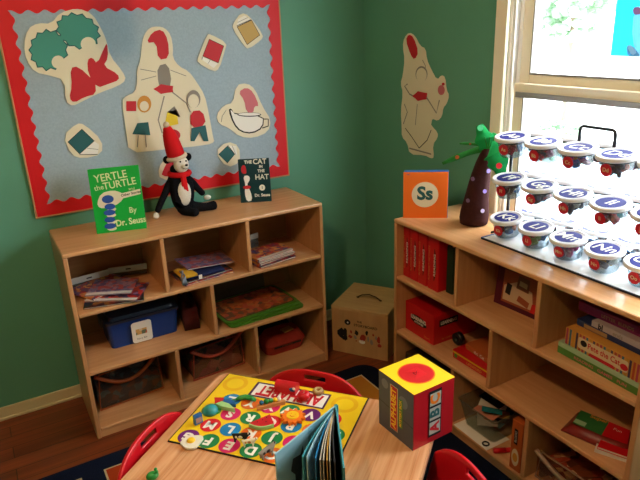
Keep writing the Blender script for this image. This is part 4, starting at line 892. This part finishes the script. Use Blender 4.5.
o = t_thing('toy_half_dome', 'teal half-dome toy covering the letter T', 'toy', .056, .228); MB().lathe([(.026, 0), (.025, .008), (.020, .017), (.011, .023), (.001, .025)], m_tt, n=24).build('dome_body', o)
MB().disc((.012, 0), .024, m_tg, z=.004, t=.004).build('green_base', o)
o = t_thing('toy_rocket', 'red, blue and pale green wedge toy near the letter Z', 'toy', .072, .185, ang2-14)
mb = MB(); mb.poly([(-.010, -.018), (.02, -.019), (.066, -.006), (.03, .006), (.0, .004)], m_lg, z=.014, t=.014); mb.build('green_wedge', o)
mb = MB(); mb.poly([(-.011, -.018), (-.034, .004), (-.006, .020), (-.001, .005)], m_tr, z=.016, t=.016); mb.build('red_tip', o)
mb = MB(); mb.poly([(.002, .0065), (.030, .0075), (.05, .016), (.02, .028), (-.004, .019)], m_tb, z=.013, t=.013); mb.build('blue_wedge', o)
o = t_thing('toy_fried_egg', 'fried egg toy on the front corner of the board over the letter G', 'toy', .079, .382)
mb = MB(); mb.poly(smooth_poly([(.034*(1+.18*math.sin(3*t+1))*math.cos(t), .03*(1+.15*math.cos(4*t))*math.sin(t)) for t in [k*math.pi/6 for k in range(12)]], 1), m_wt, z=.006, t=.006); mb.build('egg_white', o); MB().ball((.0, .004, .007), (.013, .013, .007), m_sy).build('yolk', o)
o = t_thing('toy_chili_pepper', 'curved green chili pepper toy on the letter Y', 'toy', .144, .141, ang2)
MB().tube([(-.036, -.012, .008), (-.026, .0, .009), (-.01, .010, .009), (.01, .010, .009), (.03, .004, .009)], [.003, .008, .009, .009, .006], m_tg, n=10).build('pepper_body', o); MB().tube([(-.036, -.012, .008), (-.046, -.02, .010)], .0025, m_tg, n=6).build('stem', o)
o = t_thing('toy_mailbox', 'round-topped red toy mailbox lying at the back edge of the board', 'toy', .250, .042, ang2); o.scale = (.9, .9, .9)
mb = MB(); n_ = 12; mb.poly([(-.022, 0), (.022, 0)]+[(.022*math.cos(k*math.pi/n_), .018+.02*math.sin(k*math.pi/n_)) for k in range(n_+1)], m_tr, frame((.04, 0, 0), (0, 1, 0), (0, 0, 1)), z=0, t=.085); mb.build('mailbox_body', o)
mb = MB(); mb.ball((.0, 0, 0), (.012, .004, .008), m_tb, T(.028, -.0225, .022)); mb.ball((0, 0, 0), (.006, .003, .006), m_wt, T(.036, -.024, .028)); mb.build('blue_flag', o)
o = t_thing('toy_apple', 'red toy apple standing on the board title', 'toy', .324, .078)
MB().lathe([(.004, .002), (.014, 0), (.021, .010), (.022, .020), (.016, .030), (.006, .029), (.001, .026)], m_tr, n=20).build('apple_body', o); MB().tube([(0, 0, .026), (.003, 0, .036)], .0015, m_wd, n=6).build('stem', o)
o = t_thing('toy_donut', 'brown ring donut toy at the back edge of the board', 'toy', .356, .028); o.scale = (.85, .85, .85)
mb = MB(); mb.tube([(.014*math.cos(k*math.pi/10), .014*math.sin(k*math.pi/10), .009) for k in range(20)], .009, mat('donut_brown', '9c7040', .5), closed=True, n=10); mb.build('donut_ring', o)
mb = MB(); mb.tube([(.014*math.cos(k*math.pi/10), .014*math.sin(k*math.pi/10), .0135) for k in range(20)], .0065, mat('donut_icing', 'b89868', .4), closed=True, n=8); mb.build('icing', o)
o = t_thing('toy_watermelon_slice', 'red watermelon slice toy with pale rind near the letter Q', 'toy', .240, .232, ang2+16); o.scale = (.78, .78, 1)
mb = MB(); A_ = [(-.045+.0, -.022)]+[(-.045+.1*k/10, -.022-.018*math.sin(math.pi*k/10)) for k in range(1, 10)]+[(.055, -.022), (.03, .038)]
mb.poly(A_, m_tr, z=.012, t=.012)
for x_, y_ in ((-.012, -.014), (.006, .0), (.022, -.012), (.02, .016)): mb.disc((x_, y_), .0025, m_bk, z=.0124, ry=.004, n=8)
mb.build('melon_flesh', o); mb = MB(); arc_ = [(-.045+.1*k/10, -.0225-.018*math.sin(math.pi*k/10)) for k in range(11)]; mb.poly(arc_+[(x_, y_-.006) for x_, y_ in arc_[::-1]], m_lg, z=.012, t=.012); mb.build('rind', o)
o = t_thing('toy_sun', 'orange toy sun with a yellow face lying on the board', 'toy', .326, .180)
mb = MB(); n_ = 24; mb.poly([((.042 if k % 2 else .030)*math.cos(k*2*math.pi/n_), (.042 if k % 2 else .030)*math.sin(k*2*math.pi/n_)) for k in range(n_)], m_so, z=.010, t=.010); mb.build('rays', o)
mb = MB(); mb.disc((0, 0), .020, m_sy, z=.013, t=.0029, n=24); Mz = T(0, 0, .0134, rz=R(ang2)); mb.disc((-.007, .005), .002, m_so, Mz, n=8); mb.disc((.007, .005), .002, m_so, Mz, n=8); mb.tube([(-.008, -.005, 0), (0, -.009, 0), (.008, -.005, 0)], .0011, m_so, Mz, n=5); mb.build('face_disc', o)
o = t_thing('toy_boat', 'wooden toy boat carrying small green and blue beads near the title', 'toy', .230, .142, ang2+38)
mb = MB(); mb.poly([(-.048, -.010), (.048, -.010), (.052, -.002), (.040, .010), (-.042, .010)], m_wd, z=.012, t=.012); mb.build('hull', o)
for x_, m_, s_ in ((-.028, m_tb, .008), (-.012, m_tg, .009), (.004, m_tg, .008), (.018, m_sy, .008), (.030, m_wt, .008)): MB().ball((x_, .002, .012+s_*.9), s_, m_, seg=10).build('bead', o)
def critter(name, label, a_, b_, rz, body, patch, s=1.0):
    o = t_thing(name, label, 'toy', a_, b_, rz)
    vs = [(-.022, 0, .024), (0, 0, .026), (.018, 0, .026), (.028, 0, .036), (.038, 0, .038), (-.020, .006, .012), (-.020, .007, 0), (-.020, -.006, .012), (-.020, -.007, 0), (.016, .006, .013), (.016, .007, 0), (.016, -.006, .013), (.016, -.007, 0), (-.032, 0, .030)]
    es = [(0, 1), (1, 2), (2, 3), (3, 4), (0, 5), (5, 6), (0, 7), (7, 8), (2, 9), (9, 10), (2, 11), (11, 12), (0, 13)]
    rd = [.009, .0095, .009, .006, .0055, .004, .0035, .004, .0035, .004, .0035, .004, .0035, .002]
    vs = [tuple(c_*s for c_ in v_) for v_ in vs]; rd = [r_*s for r_ in rd]
    skin('body', [(x_, y_, z_+.003*s) for x_, y_, z_ in vs], es, rd, body, o, sub=1, root=1)
    mb = MB(); mb.ball((.002*s, -.009*s, .029*s), (.008*s, .003*s, .006*s), patch, seg=8); mb.ball((-.014*s, -.008*s, .027*s), (.005*s, .003*s, .005*s), patch, seg=8); mb.ball((.03*s, .005*s, .045*s), (.002*s, .002*s, .005*s), patch, seg=6); mb.ball((.03*s, -.005*s, .045*s), (.002*s, .002*s, .005*s), patch, seg=6); mb.build('patches', o); return o
critter('toy_cow', 'black and white toy animal standing between the letters K and R', .222, .335, ang2+10, m_bk, m_wt, .85)
o = critter('toy_dog', 'small white toy animal with tan patches beside the black one', .255, .345, ang2+20, m_wt, m_wd, .7); 
critter('toy_zebra', 'striped toy animal standing near the letter C beside the open book', .325, .372, ang2+60, m_gryp, m_bk, .9)
# small green toy at the table's near edge
p = at(153, 479, 2, TH); o = thing('toy_frog', 'small green toy on the bare table at the picture bottom', 'toy', T(p.x, p.y, TH)); mb = MB(); mb.ball((0, 0, .012), (.018, .014, .012), m_tg); mb.build('body', o)
mb = MB(); mb.ball((.012, .006, .024), .005, m_tg, seg=8); mb.ball((.012, -.006, .024), .005, m_tg, seg=8); mb.build('eyes', o)

# ------------------------------------------------------------------ open board book standing on the table
S = Vector((-1.300, -1.764, TH)); Lp = at(275, 454, 2, .80); Rp = at(344, 468, 2, .80); Lp.z = TH; Rp.z = TH
BH = .25
o = thing('open_picture_book', 'pale blue picture book standing open with fanned pages on the table', 'book', Matrix.Translation(S))
def leafp(end, th, m, name, h0, h1, bow=0, art=None, lab=None):
    d = end-S; L_ = d.length; u_ = d.normalized(); n_ = Vector((0, 0, 1)).cross(u_); N_ = 8; mb = MB(); rows_ = []
    for i in range(N_+1):
        t_ = i/N_; c_ = u_*L_*t_+n_*bow*math.sin(math.pi*t_)
        rows_.append([mb.bm.verts.new(c_+n_*s_*th/2+Vector((0, 0, z_))) for s_, z_ in ((-1, h0), (1, h0), (1, h1), (-1, h1))])
    for a_, b_ in zip(rows_, rows_[1:]):
        for k in range(4): mb.face([a_[k], b_[k], b_[(k+1) % 4], a_[(k+1) % 4]], m)
    mb.face(rows_[0], m); mb.face(rows_[-1][::-1], m)
    bmesh.ops.recalc_face_normals(mb.bm, faces=mb.bm.faces[:])
    if art: art(mb, u_, n_, L_)
    return mb.build(name, o, label=lab)
M_pb = mat('pale_blue_page', '8fb4bc', .45); M_pb2 = mat('blue_page', '1c6c9c', .45); M_gp = mat('grey_page', 'a8a498', .5); M_gold = mat('gold_page', 'b08838', .5); M_tp = mat('teal_page', '3c8c98', .45); M_dkp = mat('dark_page', '2c2c30', .5)
def cat_art(mb, u_, n_, L_):
    F = frame(u_*L_, -u_, (0, 0, 1))       # the side seen between the covers, x measured from the free edge
    mb.poly([(L_*.50, 0), (L_*.99, 0), (L_*.99, .25), (L_*.50, .25), (L_*.46, .12)], mat('shaded_blue_page', '6c98a4', .45), F, z=.0021)  # light gradient put into the page colour, darker toward the spine
    mb.poly([(L_*.26, .0), (L_*.36, .0), (L_*.35, .10), (L_*.37, .15), (L_*.42, .175), (L_*.40, .215), (L_*.36, .195), (L_*.24, .20), (L_*.20, .17), (L_*.26, .15)], M_dkp, F, z=.0027)
leafp(Lp, .004, M_pb, 'front_cover', 0, BH, 0, cat_art)
leafp(Rp, .004, M_tp, 'back_cover', 0, BH)
def mix(t_, bow_sc=1): return Vector((Lp.x*(1-t_)+Rp.x*t_, Lp.y*(1-t_)+Rp.y*t_, TH))
for t_, m_, sc_ in ((.36, M_tp, .93), (.43, M_pb, .93), (.56, M_pb2, .92), (.64, M_gp, .93), (.69, M_gp, .93), (.745, M_gold, .92), (.79, M_gp, .92), (.87, M_dkp, .92)):
    e_ = S+(mix(t_)-S)*sc_ + Vector((0, 0, 0)); e_.z = TH
    leafp(e_, .0022, m_, 'page', .004, BH-.004, -.006)
MB().box((-.005, -.005, 0), (.005, .005, BH), M_tp, .002).build('spine', o)

# ------------------------------------------------------------------ red and yellow cube box
a = Vector((-1.050, -1.773, TH)); o = thing('alphabet_cube_box', 'tall cube box with yellow top, red ABC side and dark title side on the table', 'game box', T(a.x, a.y, TH, rz=R(2)))
cw, cdp, ch_ = .155, .160, .192
mb = MB(); mb.box((0, 0, 0), (cw, cdp, ch_-.001), mat('cube_red', 'b01420', .35), .001)
mb.build('box_body', o)
mb = MB(); M_cy = mat('cube_yellow', 'f4c820', .35); mb.box((-.0006, -.0006, ch_-.0012), (cw+.0006, cdp+.0006, ch_), M_cy); c0 = (cw*.5, cdp*.5)
mb.disc(c0, .056, mat('cube_orange_ring', 'e87818', .35), z=ch_+.0005, n=36); mb.disc(c0, .052, mat('cube_rim_red', 'c81c20', .35), z=ch_+.0009, n=36)
mb.build('box_lid', o)
mb = MB(); fl = mat('cube_flap_red', 'd01c24', .3); mb.disc(c0, .010, M_ink, z=ch_+.0013)
for k in range(4):
    a0 = R(45+90*k); pts_ = [(c0[0]+.001*math.cos(a0+R(45)), c0[1]+.001*math.sin(a0+R(45)))]+[(c0[0]+.046*math.cos(a0+R(90)*j/8), c0[1]+.046*math.sin(a0+R(90)*j/8)) for j in range(9)]
    Mk_ = T(0, 0, ch_+.002) @ T(c0[0], c0[1], 0) @ Matrix.Rotation(R(14 if k == 1 else 5), 4, Vector((-math.sin(a0+R(45)), math.cos(a0+R(45)), 0))) @ T(-c0[0], -c0[1], 0)
    mb.poly(pts_, fl, Mk_, z=.001, t=.0008)
mb.build('slotted_opening', o)
mb = MB(); F = frame((0, -.0008, 0), (1, 0, 0), (0, 0, 1)); Fr = F @ T(cw*.52, ch_*.5, 0, rz=R(90))
mb.poly([(-.075, -.024), (.082, -.024), (.082, .024), (-.075, .024)], M_ink, Fr, z=.0006)
for k, (l_, m_) in enumerate((('A', m_tr), ('B', m_teald), ('C', m_so))):
    x_ = -.046+.049*k; mb.poly([(x_-.021, -.021), (x_+.021, -.021), (x_+.021, .021), (x_-.021, .021)], mat('cube_tile', 'b4aca0', .5), Fr, z=.001); mb.text(l_, m_, Fr, .048, x_, 0, z=.0015, bold=.002)
mb.build('letter_strip', o)
mb = MB(); F = frame((-.0008, cdp, 0), (0, -1, 0), (0, 0, 1)); mb.poly([(0, 0), (cdp, 0), (cdp, ch_-.001), (0, ch_-.001)], mat('cube_slate', '4c5058', .5), F, z=.0004)
mb.poly([(0, .09), (cdp, .075), (cdp, .079), (0, .094)], mat('cube_slate_dark', '32363c', .5), F, z=.0008); mb.disc((.03, .16), .016, mat('cube_slate_light', '70747c', .5), F, z=.0008); mb.disc((.115, .14), .02, MATS['cube_slate_light'], F, z=.0008)
Fr = F @ T(cdp*.46, ch_*.50, 0, rz=R(90)); mb.poly([(-.075, -.018), (.078, -.018), (.078, .018), (-.075, .018)], M_pc, Fr, z=.0012); mb.poly([(-.073, -.015), (.076, -.015), (.076, .015), (-.073, .015)], m_redp, Fr, z=.0015); mb.text('ALPHABET', m_sy, Fr, .03, .001, .0, z=.002, bold=.001, wide=.97)
mb.poly([(-.05, -.04), (.05, -.04), (.05, -.021), (-.05, -.021)], M_g2, Fr, z=.0012); mb.text('MYSTERY BOX', m_sy, Fr, .014, 0, -.031, z=.0018, bold=.0004)
mb.build('title_panel', o)

# ------------------------------------------------------------------ chairs
M_rp = mat('red_plastic', 'c4101c', .3, .5)
def chair(M, label):
    o = thing('child_chair', label, 'chair', M, 'red chairs around the table')
    # local: x across, y backward (backrest at +y), z up
    mb = MB(); nx, nz = 28, 14; Wd = .20; z0, z1 = .31, .574; V = {}
    def pt(i, k):
        s_ = -1+2*i/nx; t_ = k/nz; top = z1-.065*abs(s_)**3.2; z_ = z0+(top-z0)*t_
        x_ = s_*Wd*(1-.10*t_**2-.0*abs(s_)); y_ = .17-.022*s_*s_+.03*t_
        return (x_, y_, z_)
    for i in range(nx+1):
        for k in range(nz+1): V[i, k] = mb.bm.verts.new(pt(i, k))
    for i in range(nx):
        for k in range(nz):
            if 11 <= i < 17 and k == 12: continue
            mb.face([V[i, k], V[i+1, k], V[i+1, k+1], V[i, k+1]], M_rp, True)
    b_ = mb.build('backrest', o); simple_mod(b_, 'SOLIDIFY', thickness=.012, offset=0); simple_mod(b_, 'BEVEL', width=.003, segments=2, limit_method='ANGLE'); 
    mb = MB(); n_ = 12; V = {}
    for i in range(n_+1):
        for k in range(n_+1):
            x_ = -1+2*i/n_; y_ = -1+2*k/n_; V[i, k] = mb.bm.verts.new((x_*.155*(1-.06*abs(y_)), y_*.13+.03, .30-.012*(1-x_*x_)*(1-y_*y_)-.02*max(0, -y_)**4))
    for i in range(n_):
        for k in range(n_): mb.face([V[i, k], V[i+1, k], V[i+1, k+1], V[i, k+1]], M_rp, True)
    s_ = mb.build('seat', o); simple_mod(s_, 'SOLIDIFY', thickness=.012, offset=0)
    for x_, y_ in ((-1, -1), (1, -1), (-1, 1), (1, 1)): MB().tube([(x_*.12, y_*.10+.03, .287), (x_*.145, y_*.12+.03, .012)], .010, M_lg, n=10).build('leg', o)
    for x_ in (-1, 1): MB().tube([(x_*.135, .135, .285), (x_*.14, .145, .34)], .008, M_lg, n=8).build('back_support', o)
    return o
def chair_at(e1c, e2c, ax, label, extra=0):
    """ax: outward direction of the backrest"""
    P = TA+E1*e1c+E2*e2c; d = ax.normalized(); ang = math.atan2(d.y, d.x)-math.pi/2+extra
    d = Vector((-math.sin(ang), math.cos(ang), 0)); c_ = P-d*.20
    chair(T(c_.x, c_.y, .0085, rz=ang), label)
chair_at(-.055, .35, -E1, 'red plastic child chair behind the table, its back showing beyond the board')
chair_at(.405, -.034, -E2, 'red plastic child chair at the left side of the table')
chair_at(.285, .945, E2, 'red plastic child chair at the right side of the table below the cube box', R(40))

# ceiling lamp (above the frame)
o = thing('ceiling_lamp', 'round glass ceiling lamp above the table, out of the picture', 'ceiling lamp', T(LAMP[0], LAMP[1], ZC))
MB().lathe([(.10, -.02), (.10, 0)], mat('brass', 'a88850', .3, metal=.9)).build('lamp_base', o)

# paper lantern hanging from the ceiling above the frame (its shadow falls on the board)
o = thing('paper_lantern', 'long paper lantern hanging from the ceiling before the bulletin board, above the picture', 'lantern', T(-1.55, -.6, 1.85))
MB().lathe([(.014, 0), (.044, .006), (.060, .04), (.063, .11), (.060, .20), (.044, .245), (.014, .255)], mat('lantern_paper', 'b8b0a0', .8)).build('lantern_body', o)
MB().tube([(0, 0, .255), (0, 0, ZC-1.85)], .002, M_black, n=5).build('cord', o)
